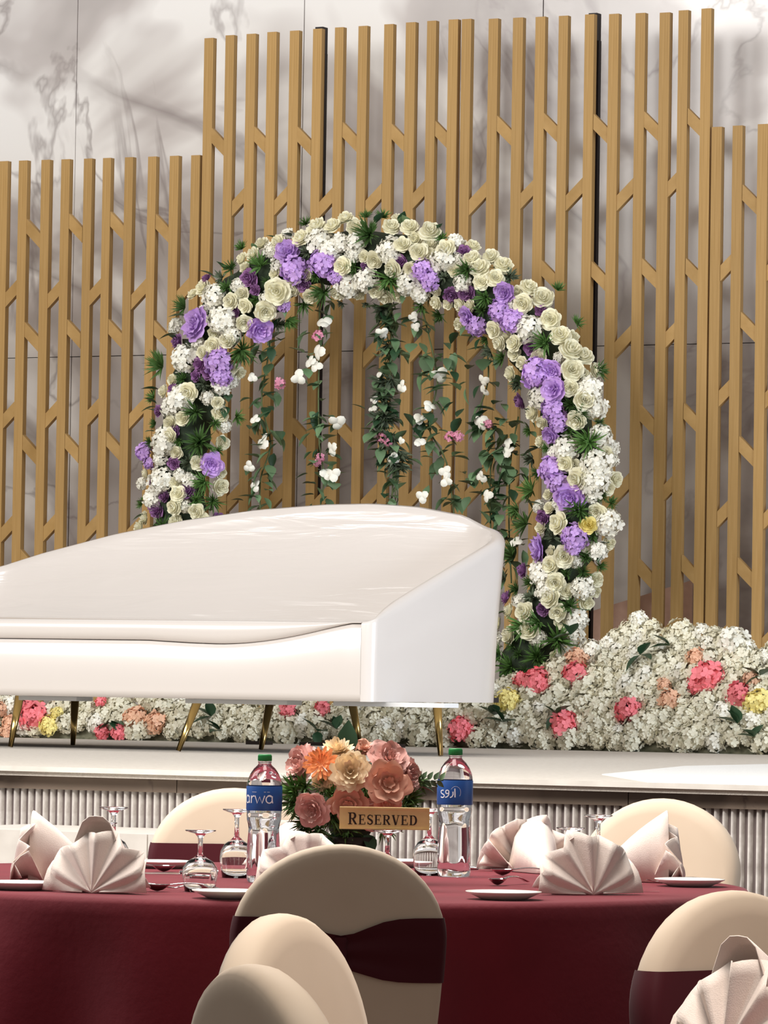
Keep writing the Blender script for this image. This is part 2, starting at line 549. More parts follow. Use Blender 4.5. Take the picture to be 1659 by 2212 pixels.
def puff(m, seed, nfl=62, fr=0.30, name='hydrangea', squash=0.85, jag=0.1, cover=-0.55):
    """a hydrangea head: four-petalled florets over a ball, radius about 1"""
    r_ = random.Random(seed)
    mb = MB()
    for i in range(nfl):
        zz = 1 - (1 - cover) * (i + .5) / nfl
        a = i * 2.39996 + r_.uniform(-.25, .25)
        rr = math.sqrt(max(0, 1 - zz * zz))
        nrm = Vector((rr * math.cos(a), rr * math.sin(a), zz))
        nrm = (nrm + Vector((r_.uniform(-.3, .3), r_.uniform(-.3, .3), r_.uniform(-.3, .3)))).normalized()
        c = Vector((rr * math.cos(a), rr * math.sin(a), zz * squash)) * (0.80 + r_.uniform(-jag, jag))
        q = nrm.to_track_quat('Z', 'Y') @ Quaternion((0, 0, 1), r_.uniform(0, 6.28))
        f_ = fr * r_.uniform(.8, 1.15)
        for k in range(4):
            b = k * math.pi / 2
            cs, sn = math.cos(b), math.sin(b)
            lift = r_.uniform(.05, .35) * f_
            pl = []
            for (x, y, z) in ((0, 0, 0), (.45, -.42, .3), (.92, -.30, .8), (1.0, .02, .9), (.88, .34, .8), (.45, .42, .3)):
                x, y, z = x * f_, y * f_, z * lift
                pl.append(c + q @ Vector((x * cs - y * sn, x * sn + y * cs, z)))
            mb.add(pl, [(0, 1, 2, 3, 4, 5)])
    return mb.mesh(name, m, False)


def sprig(m, seed, nbl=64, wid=0.05, spread=1.25, name='fern_sprig', seg=3):
    r_ = random.Random(seed)
    mb = MB()
    for i in range(nbl):
        th, ph = spread * math.sqrt(r_.random()), r_.uniform(0, 6.28)
        d = Vector((math.sin(th) * math.cos(ph), math.sin(th) * math.sin(ph), math.cos(th)))
        sidev = d.cross(Vector((r_.uniform(-1, 1), r_.uniform(-1, 1), r_.uniform(-1, 1)))).normalized()
        up = sidev.cross(d)
        Ln = r_.uniform(.6, 1.05)
        bend = r_.uniform(-.35, .35)
        vs = []
        for k in range(seg + 1):
            t = k / seg
            p = d * (Ln * t) + up * (bend * t * t)
            w = wid * (math.sin(math.pi * (0.12 + .86 * t)) + .03)
            vs += [p - sidev * w, p + sidev * w]
        mb.add(vs, [(2 * k, 2 * k + 1, 2 * k + 3, 2 * k + 2) for k in range(seg)])
    return mb.mesh(name, m, False)


def leaf_mesh(m, aspect=0.55, fold=0.18, curl=0.25, name='leaf'):
    vs = []
    n_ = 5
    for k in range(n_ + 1):
        t = k / n_
        w = aspect * 0.5 * math.sin(math.pi * t ** 0.8) if 0 < k < n_ else 0.004
        z = -curl * t * t
        vs += [(t, -w, z + fold * w * 2), (t, 0, z), (t, w, z + fold * w * 2)]
    fs = []
    for k in range(n_):
        a = k * 3
        fs += [(a, a + 1, a + 4, a + 3), (a + 1, a + 2, a + 5, a + 4)]
    return MB().add(vs, fs).mesh(name, m)


def small_petal(m, seed, name='white_blossom'):
    """a loose folded blossom of three rounded petals, as on the vines"""
    r_ = random.Random(seed)
    mb = MB()
    for k in range(3):
        q = Euler((r_.uniform(-.5, .5), r_.uniform(-.6, .6), k * 2.1 + r_.uniform(-.3, .3))).to_quaternion()
        rows = []
        for i in range(5):
            t = i / 4
            w = 0.5 * math.sin(math.pi * (.08 + .84 * t)) ** .7
            rows.append([q @ Vector((t * 1.0 - .1, s * w, 0.35 * (t * (1 - t)) + 0.35 * (1 - s * s) * w)) for s in (-1, -.5, 0, .5, 1)])
        mb.grid(rows)
    return mb.mesh(name, m)


ROSES = [bloom(ROSE, M['cream'], s) for s in range(3)]
WROSES = [bloom(ROSE, M['white'], s + 10) for s in range(2)]
BROSE = bloom(ROSE, M['butter'], 20)
LROSES = [bloom(PEONY, M['lilac'], s + 30, 0.09) for s in range(2)]
MROSES = [bloom(ROSE, M['mauve'], s + 40, 0.08) for s in range(2)]
LPUFF = [puff(M['lilac'], s + 50, 46, 0.36, jag=.16) for s in range(2)]
WPUFF = [puff(M['white'], s + 60, 60, 0.31, jag=.15) for s in range(3)]
FERNS = [sprig(M['fern'], s + 70) for s in range(3)]
DRYF = [sprig(M['dryfern'], s + 80, 40, 0.09, 1.4) for s in range(2)]
LEAF = leaf_mesh(M['leaf'])
ROUNDLEAF = leaf_mesh(M['leaf'], 0.8, 0.1, 0.15)
DLEAF = leaf_mesh(M['darkleaf'], 0.6, 0.2, 0.15)
BLOSSOM = [small_petal(M['white'], s + 90) for s in range(3)]
PINKBL = [puff(M['palepink'], 95, 14, 0.5, name='pink_blossom')]

# ------------------------------------------------------------------ flower arch
ARC = [(330, 1330), (345, 1240), (385, 1140), (392, 1050), (400, 960), (412, 880), (432, 800), (470, 705), (540, 630), (620, 585), (710, 560), (800, 552),
       (890, 566), (975, 596), (1050, 645), (1115, 705), (1175, 785), (1212, 870), (1236, 960), (1243, 1050), (1236, 1130), (1216, 1210), (1190, 1290), (1160, 1370), (1135, 1450), (1110, 1580)]
arc_pts = [at(x, y, V_ARCH) for x, y in ARC]
ac = Vector(((arc_pts[0].x + arc_pts[-1].x) / 2, V_ARCH, STAGE_Z))
arch = stage_thing('flower_arch', 'round arch of cream roses, lilac blooms and fern behind the white sofa', 'flower arch', ac.x, ac.y, STAGE_Z)
loc_arc = [p - ac for p in arc_pts]


def smooth_poly(pts, k=3):
    out = []
    n_ = len(pts)
    for i in range(n_ - 1):
        p0, p1, p2, p3 = pts[max(i - 1, 0)], pts[i], pts[i + 1], pts[min(i + 2, n_ - 1)]
        for j in range(k):
            t = j / k
            out.append(0.5 * ((2 * p1) + (p2 - p0) * t + (2 * p0 - 5 * p1 + 4 * p2 - p3) * t * t + (3 * p1 - p0 - 3 * p2 + p3) * t ** 3))
    out.append(pts[-1])
    return out


path = smooth_poly(loc_arc, 4)
for dv in (-0.05, 0.05):
    obj('frame_rod', MB().tube([p + Vector((0, dv, 0)) for p in path], 0.012, 6).mesh('frame_rod', M['iron']), arch)
core = MB()
cr = random.Random(3)
core.tube(path, [0.115 + cr.uniform(-.015, .015) for _ in path], 9)
obj('foliage_core', core.mesh('foliage_core', M['foliage']), arch)
for px in (655, 955):
    pass
path_px = smooth_poly([Vector((x, y, 0)) for x, y in ARC], 6)


def arch_spot(px, py, extra=0.0):
    """local point on the arch's front surface under a pixel, and the outward direction"""
    best = min(range(len(path_px)), key=lambda i: (path_px[i].x - px) ** 2 + (path_px[i].y - py) ** 2)
    c = path_px[best]
    dx, dy = px - c.x, py - c.y
    w = min(1.0, math.hypot(dx, dy) / 88.0)
    bulge = 0.13 * math.sqrt(max(0.0, 1 - w * w)) + extra
    p = at(px, py, V_ARCH - bulge) - ac
    d = Vector((dx / 88.0, -0.25 - math.sqrt(max(0.0, 1 - w * w)), -dy / 88.0))
    return p, d.normalized(), w


PXM = 455.0
placed = []


def put(kind, px, py, r, group_mesh, name, extra=0.0, jit=0.35):
    p, d, w = arch_spot(px, py, extra)
    d = (d + Vector((rnd.uniform(-jit, jit), rnd.uniform(-jit, jit) * .5, rnd.uniform(-jit, jit)))).normalized()
    s = r / PXM
    o = obj(name, rnd.choice(group_mesh), arch, p, aim(d, rnd.uniform(0, 6.28)), s)
    placed.append((px, py, r))
    return o


LIL = [(425, 700, 34), (472, 782, 30), (478, 812, 24), (622, 545, 27), (634, 582, 30), (697, 570, 30), (562, 712, 28), (725, 598, 18), (312, 975, 21), (456, 1003, 24),
       (912, 582, 22), (928, 606, 22), (1090, 632, 22), (1078, 672, 24), (1105, 694, 26), (1010, 684, 22), (1030, 706, 22), (1160, 806, 32), (1190, 800, 22), (1196, 885, 25), (1208, 912, 22), (1190, 940, 19),
       (1190, 1012, 28), (1205, 1042, 25), (1232, 1075, 30), (1242, 1160, 28), (1238, 1180, 20), (1165, 1186, 28), (322, 1000, 14), (613, 660, 15)]
MAU = [(540, 600, 22), (655, 612, 19), (340, 1100, 21), (405, 1062, 20), (378, 935, 17), (376, 1000, 15), (345, 888, 15), (424, 812, 14), (375, 842, 15), (385, 738, 18), (1003, 545, 16), (1008, 632, 19),
       (865, 565, 15), (1147, 750, 19), (1132, 1232, 18), (1175, 1118, 18), (1097, 1292, 18), (790, 575, 12), (508, 672, 14), (470, 1120, 16), (330, 1040, 14)]
WHY = [(752, 618, 30), (792, 606, 30), (690, 522, 32), (712, 540, 28), (842, 540, 30), (880, 612, 30), (905, 632, 24), (480, 688, 36), (500, 722, 24), (464, 640, 30), (398, 775, 34), (390, 862, 36), (365, 880, 22),
       (356, 955, 34), (350, 1038, 32), (330, 1078, 26), (772, 520, 26), (960, 560, 30), (1142, 712, 32), (1222, 970, 30), (1288, 1005, 36), (1285, 1040, 34), (1272, 842, 32), (1286, 880, 28), (1298, 940, 26),
       (1312, 1130, 32), (1292, 1190, 22), (1258, 1270, 26), (1170, 1240, 30), (1184, 1275, 28), (1246, 1340, 28), (1240, 1375, 28), (1165, 858, 26), (480, 832, 24), (1224, 1405, 26), (588, 540, 20), (1000, 610, 22), (735, 525, 24)]
ROS = [(685, 492, 24), (720, 490, 21), (768, 492, 22), (845, 492, 21), (885, 492, 21), (930, 502, 25), (965, 540, 24), (652, 516, 22), (548, 550, 18), (602, 525, 20), (600, 630, 32), (573, 672, 25), (527, 697, 20), (460, 745, 20),
       (492, 735, 20), (440, 762, 18), (408, 846, 23), (395, 905, 18), (370, 940, 18), (425, 1105, 19), (385, 1068, 20), (378, 1095, 20), (1020, 560, 21), (1060, 556, 20), (1087, 575, 23), (1037, 580, 24), (1070, 602, 21), (1040, 610, 19), (1142, 622, 21), (1172, 646, 26),
       (1130, 656, 23), (1190, 690, 24), (1210, 726, 24), (1232, 758, 27), (1260, 772, 23), (1235, 800, 26), (1232, 838, 20), (1246, 908, 22), (1262, 865, 25), (1250, 1036, 27), (1222, 1000, 20), (1208, 1132, 25), (1220, 1202, 26), (1190, 1222, 22), (1200, 1258, 22),
       (1190, 1292, 25), (1135, 1322, 23), (1142, 1362, 24), (1102, 1372, 22), (1206, 1322, 20), (1068, 712, 20), (1112, 742, 20), (440, 1130, 22), (640, 600, 16), (670, 640, 18), (730, 632, 18), (500, 650, 20), (530, 660, 18), (905, 545, 22), (870, 530, 20),
       (1080, 740, 18), (1130, 785, 17), (470, 870, 15), (428, 1000, 18), (812, 628, 18), (850, 580, 22), (740, 575, 22), (1285, 800, 18)]
FER = [(800, 508, 44), (842, 602, 38), (700, 632, 34), (655, 655, 28), (522, 756, 42), (352, 792, 40), (432, 955, 44), (442, 1040, 32), (425, 890, 32), (400, 665, 30), (565, 575, 32), (1012, 582, 32), (1050, 642, 28), (1180, 740, 34),
       (1272, 955, 42), (1250, 895, 25), (1252, 1102, 36), (1150, 1060, 32), (1138, 1132, 34), (1205, 1382, 42), (1132, 1352, 38), (1110, 1202, 38), (1160, 1420, 36), (1205, 628, 20), (1245, 700, 20), (1292, 800, 24), (352, 1140, 28), (460, 1082, 30),
       (1105, 1440, 34), (1230, 1310, 26), (510, 900, 22), (620, 690, 28), (500, 580, 22), (1120, 1100, 26), (1165, 1345, 30), (790, 470, 18)]
DRY = [(665, 545, 30), (1100, 600, 30), (480, 600, 24), (1195, 1160, 28), (1090, 1250, 30), (1205, 1230, 22), (410, 1000, 30), (440, 830, 28), (600, 700, 24), (1060, 760, 26), (960, 600, 24), (480, 860, 24), (1150, 1290, 26), (740, 655, 16), (790, 655, 16), (1120, 830, 26), (1150, 990, 28)]
for px, py, r in FER:
    put('f', px, py, r * 1.15, FERNS, 'fern_sprig', 0.02, 0.5)
for px, py, r in DRY:
    put('d', px, py, r, DRYF, 'grey_sprig', 0.0, 0.5)
for i, (px, py, r) in enumerate(LIL):
    put('l', px, py, r * 1.05, LPUFF if i % 3 else LROSES, 'lilac_bloom', 0.03)
put('l', 1195, 840, 26, [LROSES[0]], 'lilac_rose', 0.06, 0.1)
for px, py, r in MAU:
    put('m', px, py, r, MROSES, 'mauve_rose', 0.0)
for px, py, r in WHY:
    put('w', px, py, r, WPUFF, 'white_hydrangea', 0.01)
for px, py, r in ROS:
    put('r', px, py, r, ROSES, 'cream_rose', 0.03)
put('r', 1270, 1135, 20, [BROSE], 'yellow_rose', 0.03)
for _ in range(5200):                      # fill what is left with smaller roses, hydrangea and greenery
    c = path_px[rnd.randrange(len(path_px))]
    px, py = c.x + rnd.uniform(-88, 88), c.y + rnd.uniform(-88, 88)
    if not (1460 < 5000 and 460 < py < 1450):
        continue
    if px < 700 and py > 1170: continue
    p, d, w = arch_spot(px, py)
    if w > 0.97: continue
    r = rnd.uniform(14, 21)
    if any((px - a) ** 2 + (py - b) ** 2 < ((r + c_) * .58) ** 2 for a, b, c_ in placed):
        continue
    k = rnd.random()
    if k < .42: put('r', px, py, r, ROSES, 'cream_rose')
    elif k < .62: put('w', px, py, r, WPUFF, 'white_hydrangea')
    elif k < .70: put('m', px, py, r, MROSES, 'mauve_rose')
    else: put('f', px, py, r * 1.3, FERNS, 'fern_sprig')
for _ in range(150):                       # leaves sticking out along the rims
    c = path_px[rnd.randrange(len(path_px))]
    a = rnd.uniform(0, 6.28)
    px, py = c.x + 74 * math.cos(a), c.y + 74 * math.sin(a)
    if py > 1440 or (px < 700 and py > 1160): continue
    p, d, w = arch_spot(px, py)
    if w < 0.7: continue
    q = (d + Vector((rnd.uniform(-.6, .6), rnd.uniform(-.2, .5), rnd.uniform(-.6, .6)))).normalized().to_track_quat('X', 'Z')
    obj('leaf', rnd.choice((LEAF, DLEAF)), arch, p, q, rnd.uniform(.05, .09))
# flat iron feet of the arch
for pa, pb in (((575, 1609), (735, 1606)), ((862, 1615), (1040, 1606))):
    a, b = stage_floor(*pa) - ac, stage_floor(*pb) - ac
    y = min(a.y, b.y)
    obj('foot_bar', MB().box(a.x, b.x, y, y + 0.06, 0, 0.015).mesh('foot_bar', M['iron'], False), arch)

# ------------------------------------------------------------------ hanging vines
V_VINE = V_ARCH + 0.02
VINES = [
    ('leafy hanging vine nearest the left leg of the arch', [(590, 690), (578, 780), (565, 870), (585, 960), (562, 1040), (565, 1150)], 44, 20),
    ('hanging vine with pairs of white blossoms, second from left', [(690, 640), (690, 740), (688, 850), (690, 960), (700, 1040), (680, 1150)], 36, 18),
    ('thick bushy vine hanging from the middle of the arch', [(835, 620), (845, 720), (838, 820), (830, 920), (850, 1000), (840, 1150)], 92, 20),
    ('hanging vine with a leafy clump, right of the thick middle vine', [(905, 640), (930, 740), (945, 830), (925, 920), (965, 1000), (985, 1150)], 52, 30),
    ('hanging vine close to the right leg of the arch', [(1050, 730), (1055, 820), (1035, 900), (1080, 940), (1060, 1010), (1060, 1150)], 44, 30),
    ('short dark leafed vine trailing beside the sofa top', [(1120, 900), (1105, 980), (1100, 1060), (1100, 1150), (1105, 1260)], 46, 34),
]
WBL = [(700, 697, 18), (688, 760, 20), (672, 780, 16), (683, 790, 15), (645, 815, 18), (728, 912, 20), (718, 968, 18), (705, 1023, 16), (720, 1025, 17), (570, 955, 20), (538, 1008, 14), (552, 1050, 14), (825, 720, 15), (868, 835, 15),
       (808, 862, 12), (806, 882, 11), (950, 810, 20), (928, 878, 16), (905, 955, 15), (907, 905, 15), (962, 1020, 15), (964, 1038, 15), (912, 1073, 15), (1044, 822, 14), (1046, 842, 14), (1038, 912, 18), (1098, 955, 15), (1098, 975, 15),
       (1040, 1030, 14), (1052, 1070, 15), (892, 685, 13), (897, 706, 11), (850, 990, 14), (552, 905, 13), (545, 815, 12), (1115, 1170, 16), (866, 952, 10), (818, 810, 10)]
PBL = [(687, 725, 13), (825, 945, 12), (838, 955, 11), (972, 943, 12), (990, 942, 12), (605, 828, 13), (692, 988, 10), (1055, 916, 10), (685, 1000, 9)]
for li, (lab, pp, nleaf, spread) in enumerate(VINES):
    P = smooth_poly([at(x, y, V_VINE + 0.03 * math.sin(i + li)) for i, (x, y) in enumerate(pp)], 4)
    root_p = P[0]
    vine = stage_thing('hanging_vine', lab, 'vine', root_p.x, root_p.y, root_p.z, 'vines hanging inside the flower arch')
    obj('stem', MB().tube([p - root_p for p in P], 0.004, 5).mesh('stem', M['stem']), vine)
    thick = (li == 2)
    if thick:
        for s in range(3):
            obj('stem', MB().tube([p - root_p + Vector((rnd.uniform(-.03, .03), rnd.uniform(-.02, .02), 0)) for p in P], 0.003, 4).mesh('stem', M['stem']), vine)
        for s in range(16):
            p = P[rnd.randrange(len(P) - 4)]
            obj('fern_sprig', rnd.choice(DRYF), vine, p - root_p + Vector((rnd.uniform(-.03, .03), 0, 0)), aim((rnd.uniform(-.5, .5), -.4, -1)), rnd.uniform(.07, .1))
    for k in range(int(nleaf * 1.7)):
        t = rnd.random()
        i = int(t * (len(P) - 1))
        p = P[i] - root_p + Vector((rnd.gauss(0, spread) / PXM * .8, rnd.uniform(-.03, .03), rnd.uniform(-.03, .03)))
        d = Vector((rnd.uniform(-1, 1), rnd.uniform(-.9, .2), rnd.uniform(-.9, .4)))
        obj('leaf', rnd.choice((LEAF, ROUNDLEAF, LEAF, DLEAF)), vine, p, d.normalized().to_track_quat('X', 'Z'), rnd.uniform(.055, .10))
    for lst, ms, nm in ((WBL, BLOSSOM, 'white_blossom'), (PBL, PINKBL, 'pink_blossom')):
        for (px, py, r) in lst:
            best = min(range(len(VINES)), key=lambda q: min(abs(px - x) + abs(py - y) * .6 for x, y in VINES[q][1]))
            if best != li: continue
            p = at(px, py, V_VINE - 0.05) - root_p
            obj(nm, rnd.choice(ms), vine, p, aim((rnd.uniform(-.4, .4), -1, rnd.uniform(-.4, .6)), rnd.uniform(0, 6.28)), r / PXM * (1.1 if nm[0] == 'w' else 1.0))
            if rnd.random() < .8:
                d = Vector((rnd.uniform(-1, 1), .1, rnd.uniform(-.6, .6)))
                obj('leaf', ROUNDLEAF, vine, p + Vector((0, .03, 0)), d.normalized().to_track_quat('X', 'Z'), rnd.uniform(.05, .08))

# ------------------------------------------------------------------ flower bed on the stage
BW = [puff(M['bedwhite'], s + 100, 78, 0.30, jag=.24) for s in range(4)]
BPK = [puff(M['pink'], s + 110, 44, 0.40, jag=.18) for s in range(2)]
BPE = [puff(M['peach'], s + 120, 50, 0.36, jag=.16) for s in range(2)]
BYE = [puff(M['butter'], s + 130, 56, 0.32, jag=.16) for s in range(1)]
BCW = [puff(M['white'], s + 140, 66, 0.30, jag=.16) for s in range(2)]
V_BED = 18.55
bed_c = at(829, 1600, V_BED)
bed = stage_thing('flower_bed', 'long bank of ivory hydrangea with coral pink and peach blooms on the stage', 'flower bed', bed_c.x, V_BED, STAGE_Z)


def bed_spot(px, py):
    v = V_BED
    for _ in range(4):
        p = at(px, py, v)
        v = V_BED + 0.07 + max(0.0, p.z - STAGE_Z) ** 1.15 * 0.75
    p = at(px, py, v)
    return p - Vector((bed_c.x, V_BED, STAGE_Z)), Vector((rnd.uniform(-.35, .35), -1.0, .5 + rnd.uniform(-.3, .4))).normalized()


def top_y(px):
    if px < 1040: return 1495
    pts_ = [(1040, 1480), (1090, 1450), (1150, 1440), (1230, 1420), (1290, 1375), (1340, 1355), (1385, 1338), (1430, 1352), (1480, 1350), (1540, 1358), (1580, 1365), (1640, 1385), (1900, 1395)]
    for (a, b), (c, d) in zip(pts_[:-1], pts_[1:]):
        if a <= px <= c: return b + (d - b) * (px - a) / (c - a)
    return 1395


def bot_y(px):
    return 1588 + max(px, 0) / 1659 * 34


SPEC = [(1165, 1475, 32, BPK), (1135, 1470, 20, BPK), (1250, 1458, 28, BPK), (1252, 1422, 24, BPE), (1225, 1567, 32, BPK), (1362, 1536, 28, BPK), (1535, 1465, 38, BPK), (1510, 1480, 22, BPK), (1602, 1502, 28, BPK), (1642, 1520, 34, BYE),
        (1452, 1512, 24, BPE), (1440, 1480, 16, BPE), (1105, 1517, 32, BYE), (1590, 1388, 36, BCW), (1510, 1422, 22, BPE), (1630, 1470, 20, BPE), (1385, 1340, 22, BCW),
        (80, 1548, 34, BPK), (70, 1525, 22, BPK), (5, 1535, 22, BPE), (28, 1560, 18, BPE), (228, 1582, 18, BPK), (265, 1580, 20, BPK), (300, 1552, 28, BPE), (342, 1562, 26, BPE), (226, 1516, 14, BPK), (112, 1568, 24, BYE), (130, 1540, 16, BYE),
        (628, 1535, 20, BPK), (705, 1530, 18, BPK), (1002, 1576, 28, BPK), (20, 1582, 16, BPE)]
bp = []
for px, py, r, ms in SPEC:
    p, d = bed_spot(px, py)
    p.z = max(p.z, r / 478.0 * .85)
    obj('hydrangea', rnd.choice(ms), bed, p + Vector((0, -.03, 0)), aim(d, rnd.uniform(0, 6.28)), r / 478.0)
    bp.append((px, py, r))
for px, py in ((1605, 1563), (1640, 1592), (1100, 1560), (1245, 1372), (470, 1548), (490, 1580), (255, 1560), (1395, 1415), (1215, 1545), (1655, 1460), (700, 1580), (1080, 1545), (1460, 1395), (740, 1575)):
    p, d = bed_spot(px, py)
    for k in range(3):
        obj('leaf', DLEAF, bed, p + Vector((0, -.06, 0)), Vector((rnd.uniform(-1, 1), -.3, rnd.uniform(-.5, .8))).normalized().to_track_quat('X', 'Z'), rnd.uniform(.07, .1))
cnt = 0
for _ in range(9000):
    px = rnd.uniform(-120, 1800)
    py = rnd.uniform(1320, 1625)
    r = rnd.uniform(20, 33)
    if py < top_y(px) + 16 or py > bot_y(px) - 13: continue
    if any((px - a) ** 2 + (py - b) ** 2 < ((r + c_) * .44) ** 2 for a, b, c_ in bp): continue
    p, d = bed_spot(px, py)
    p.z = max(p.z, r / 478.0 * .8)
    obj('hydrangea', rnd.choice(BW if rnd.random() < .86 else BCW), bed, p, aim(d, rnd.uniform(0, 6.28)), r / 478.0)
    bp.append((px, py, r))
    cnt += 1
rows = []
for px in range(-130, 1831, 40):
    zt = max(0.12, bed_spot(px, top_y(px) + 40)[0].z)
    uu = at(px, 1600, V_BED).x - bed_c.x
    row = []
    for t in (0, .25, .5, .75, 1.0):
        row.append((uu, 0.12 + (zt * t) ** 1.15 * 0.75, zt * t))
    row.append((uu, 0.65, 0.0))
    rows.append(row)
obj('foliage_base', MB().grid(rows).mesh('foliage_base', M['bedcore']), bed)

# ------------------------------------------------------------------ sofa
V_SOFA = 15.95
corner = at(803, 1520, V_SOFA)
sofa = stage_thing('sofa', 'glossy white leather bridal sofa with sweeping curved back and brass legs', 'sofa', corner.x, V_SOFA, STAGE_Z)
SL, SD = 2.64, 1.25
zb, zs, zf = 0.208, 0.512, 0.434


def rear_top():
    pts_ = [(-60, 1246), (0, 1225), (100, 1193), (250, 1153), (400, 1123), (550, 1101), (700, 1089), (800, 1087), (900, 1094), (1000, 1113), (1055, 1136)]
    out = []
    for x, y in pts_:
        p = at(x, y, V_SOFA + SD)
        out.append((p.x - corner.x, p.z - STAGE_Z))
    return out


RT = rear_top()


def rear_h(x):
    if x <= RT[0][0]:
        x0, z0 = RT[0]
        return max(zs, z0 + (x - x0) * 0.28)
    for (a, b), (c, d) in zip(RT[:-1], RT[1:]):
        if a <= x <= c:
            t = (x - a) / (c - a)
            return b + (d - b) * t
    return RT[-1][1]


# outer path of the shell, from the front right corner round the back to the front left corner
RC = 0.26
path_s = []


def arc(cx, cy, a0, a1, n_, r):
    return [(cx + r * math.cos(a0 + (a1 - a0) * k / n_), cy + r * math.sin(a0 + (a1 - a0) * k / n_)) for k in range(n_ + 1)]


FR = 0.05
path_s += arc(-FR, FR, -math.pi / 2, 0, 8, FR) + [(0.0, FR + (SD - RC - FR) * k / 10) for k in range(1, 10)]
path_s += arc(-RC, SD - RC, 0, math.pi / 2, 12, RC)
path_s += [(-RC - (SL - 2 * RC) * k / 44, SD) for k in range(1, 44)]
path_s += arc(-SL + RC, SD - RC, math.pi / 2, math.pi, 12, RC)
path_s += [(-SL, SD - RC - (SD - RC - 0.06) * k / 10) for k in range(1, 10)] + [(-SL, 0.06), (-SL + 0.005, 0.02), (-SL + 0.04, 0.0)]


def top_h(x, y):
    hr = rear_h(x)
    t = max(0.0, min(1.0, y / SD))
    endz = zs + (rear_h(-0.10) - zs) * (t ** 0.95) if x > -SL / 2 else zs + (rear_h(-SL + 0.2) - zs) * t
    if y >= SD - 1e-4:
        return hr
    if y < SD - RC:
        return endz
    edge = min(-x, SL + x)
    k = max(0.0, min(1.0, edge / RC))
    k = k * k * (3 - 2 * k)
    return endz * (1 - k) + hr * k


rows = []
for i, (x, y) in enumerate(path_s):
    a, b = path_s[max(i - 1, 0)], path_s[min(i + 1, len(path_s) - 1)]
    tx, ty = b[0] - a[0], b[1] - a[1]
    ln = math.hypot(tx, ty)
    nx, ny = -ty / ln, tx / ln              # inward
    z1 = top_h(x, y)
    rise = z1 - zs
    rr = 0.035 if rise > 0.07 else max(0.012, rise * .5)
    lean = 0.05 * rise / 0.5                # the shell flares outwards a little
    inn = 0.07 + 0.62 * max(0, rise)
    row = [(x, y, zb), (x - nx * lean * .3, y - ny * lean * .3, zb + (z1 - zb) * .45), (x - nx * lean, y - ny * lean, z1 - rr)]
    for k in range(1, 6):
        a_ = math.pi * k / 6
        o_ = -lean + rr * (1 - math.cos(a_))
        row.append((x + nx * o_, y + ny * o_, z1 - rr + rr * math.sin(a_)))
    for k in range(0, 8):
        t = k / 7
        o_ = -lean + 2 * rr + (inn - 2 * rr + lean) * (t ** 1.25)
        zz = (z1 - rr) + (zs - 0.03 - (z1 - rr)) * (t ** 0.82)
        row.append((x + nx * o_, y + ny * o_, zz))
    rows.append(row)
outer = MB().grid([r[:7] for r in rows])
obj('outer_shell', fix_normals(outer.mesh('outer_shell', M['leather'])), sofa)
mb = MB().grid([r[6:] for r in rows])
obj('backrest', fix_normals(mb.mesh('backrest', wrinkle(mat('white_back_leather', (214, 206, 200), 0.26, coat=0.5, spec=0.6)))), sofa)


def front_lip(x):
    """height of the seam under the cushion: it rises towards the right end"""
    t = max(0.0, min(1.0, (x + 0.70) / 0.60))
    return zf - 0.012 * math.sin(math.pi * min(1, max(0, (x + 1.0) / .8))) + (zs - zf - 0.006) * t ** 1.8


rows = []
xs_ = [-SL + 0.02 + (SL - 0.02 - FR) * k / 60 for k in range(61)]
for x in xs_:
    f_ = 0.003
    zl = front_lip(x)
    rows.append([(x, 0.20, zb), (x, f_, zb), (x, f_ - .004, zb + .03), (x, f_ - .004, zl - .02), (x, f_ + .006, zl - .003), (x, 0.25, zl - .003)])
obj('seat_base', fix_normals(MB().grid(rows).mesh('seat_base', M['leather'])), sofa)
rows = []
for x in xs_:
    f_ = 0.003
    zl = front_lip(x)
    hh = zs - zl
    row = [(x, 0.25, zl)]
    for k in range(9):
        a_ = -math.pi / 2 + math.pi * k / 8
        row.append((x, f_ + 0.012 - 0.016 * math.cos(a_) + 0.03 * (1 - math.cos(a_)) * 0.3, zl + hh / 2 + hh / 2 * math.sin(a_)))
    row += [(x, 0.3, zs + 0.012), (x, 0.6, zs + 0.012), (x, 0.85, zs)]
    rows.append(row)
obj('seat_cushion', fix_normals(MB().grid(rows).mesh('seat_cushion', M['leather'])), sofa)
obj('underside', MB().box(-SL + .05, -.05, .03, SD - .05, zb, zb + .02).mesh('underside', M['black'], False), sofa)


def sofa_local(px, py, v, z=None):
    p = at(px, py, v)
    return p.x - corner.x


LEGS = [(42, 34, V_SOFA + .10), (428, 396, V_SOFA + .10), (944, 962, V_SOFA + .42), (162, 149, V_SOFA + .85), (584, 556, V_SOFA + .85), (760, 772, V_SOFA + .95), (-300, -310, V_SOFA + .1), (-200, -215, V_SOFA + .85)]
for k, (xt, xb, v) in enumerate(LEGS):
    a = sofa_local(xt, 1525, v)
    b = sofa_local(xb, 1622, v)
    y = v - V_SOFA
    dirv = -0.04 if y < .5 else 0.03
    leg = MB().tube([(a, y, zb - .004), (b, y + dirv, 0.004)], [0.019, 0.010], 10).mesh('leg', M['brass'])
    obj('leg', leg, sofa)
for xa, xb_, v in ((40, 165, V_SOFA + .06), (400, 620, V_SOFA + .06), (720, 960, V_SOFA + .12)):
    a, b = sofa_local(xa, 1525, v), sofa_local(xb_, 1525, v)
    obj('leg_plate', MB().box(a, b, v - V_SOFA, v - V_SOFA + .12, zb - .018, zb - .001).mesh('leg_plate', M['whiteboard'], False), sofa)

# ------------------------------------------------------------------ tables
TZ = 0.752
TC, TR = Vector((-0.20, 11.0)), 1.06


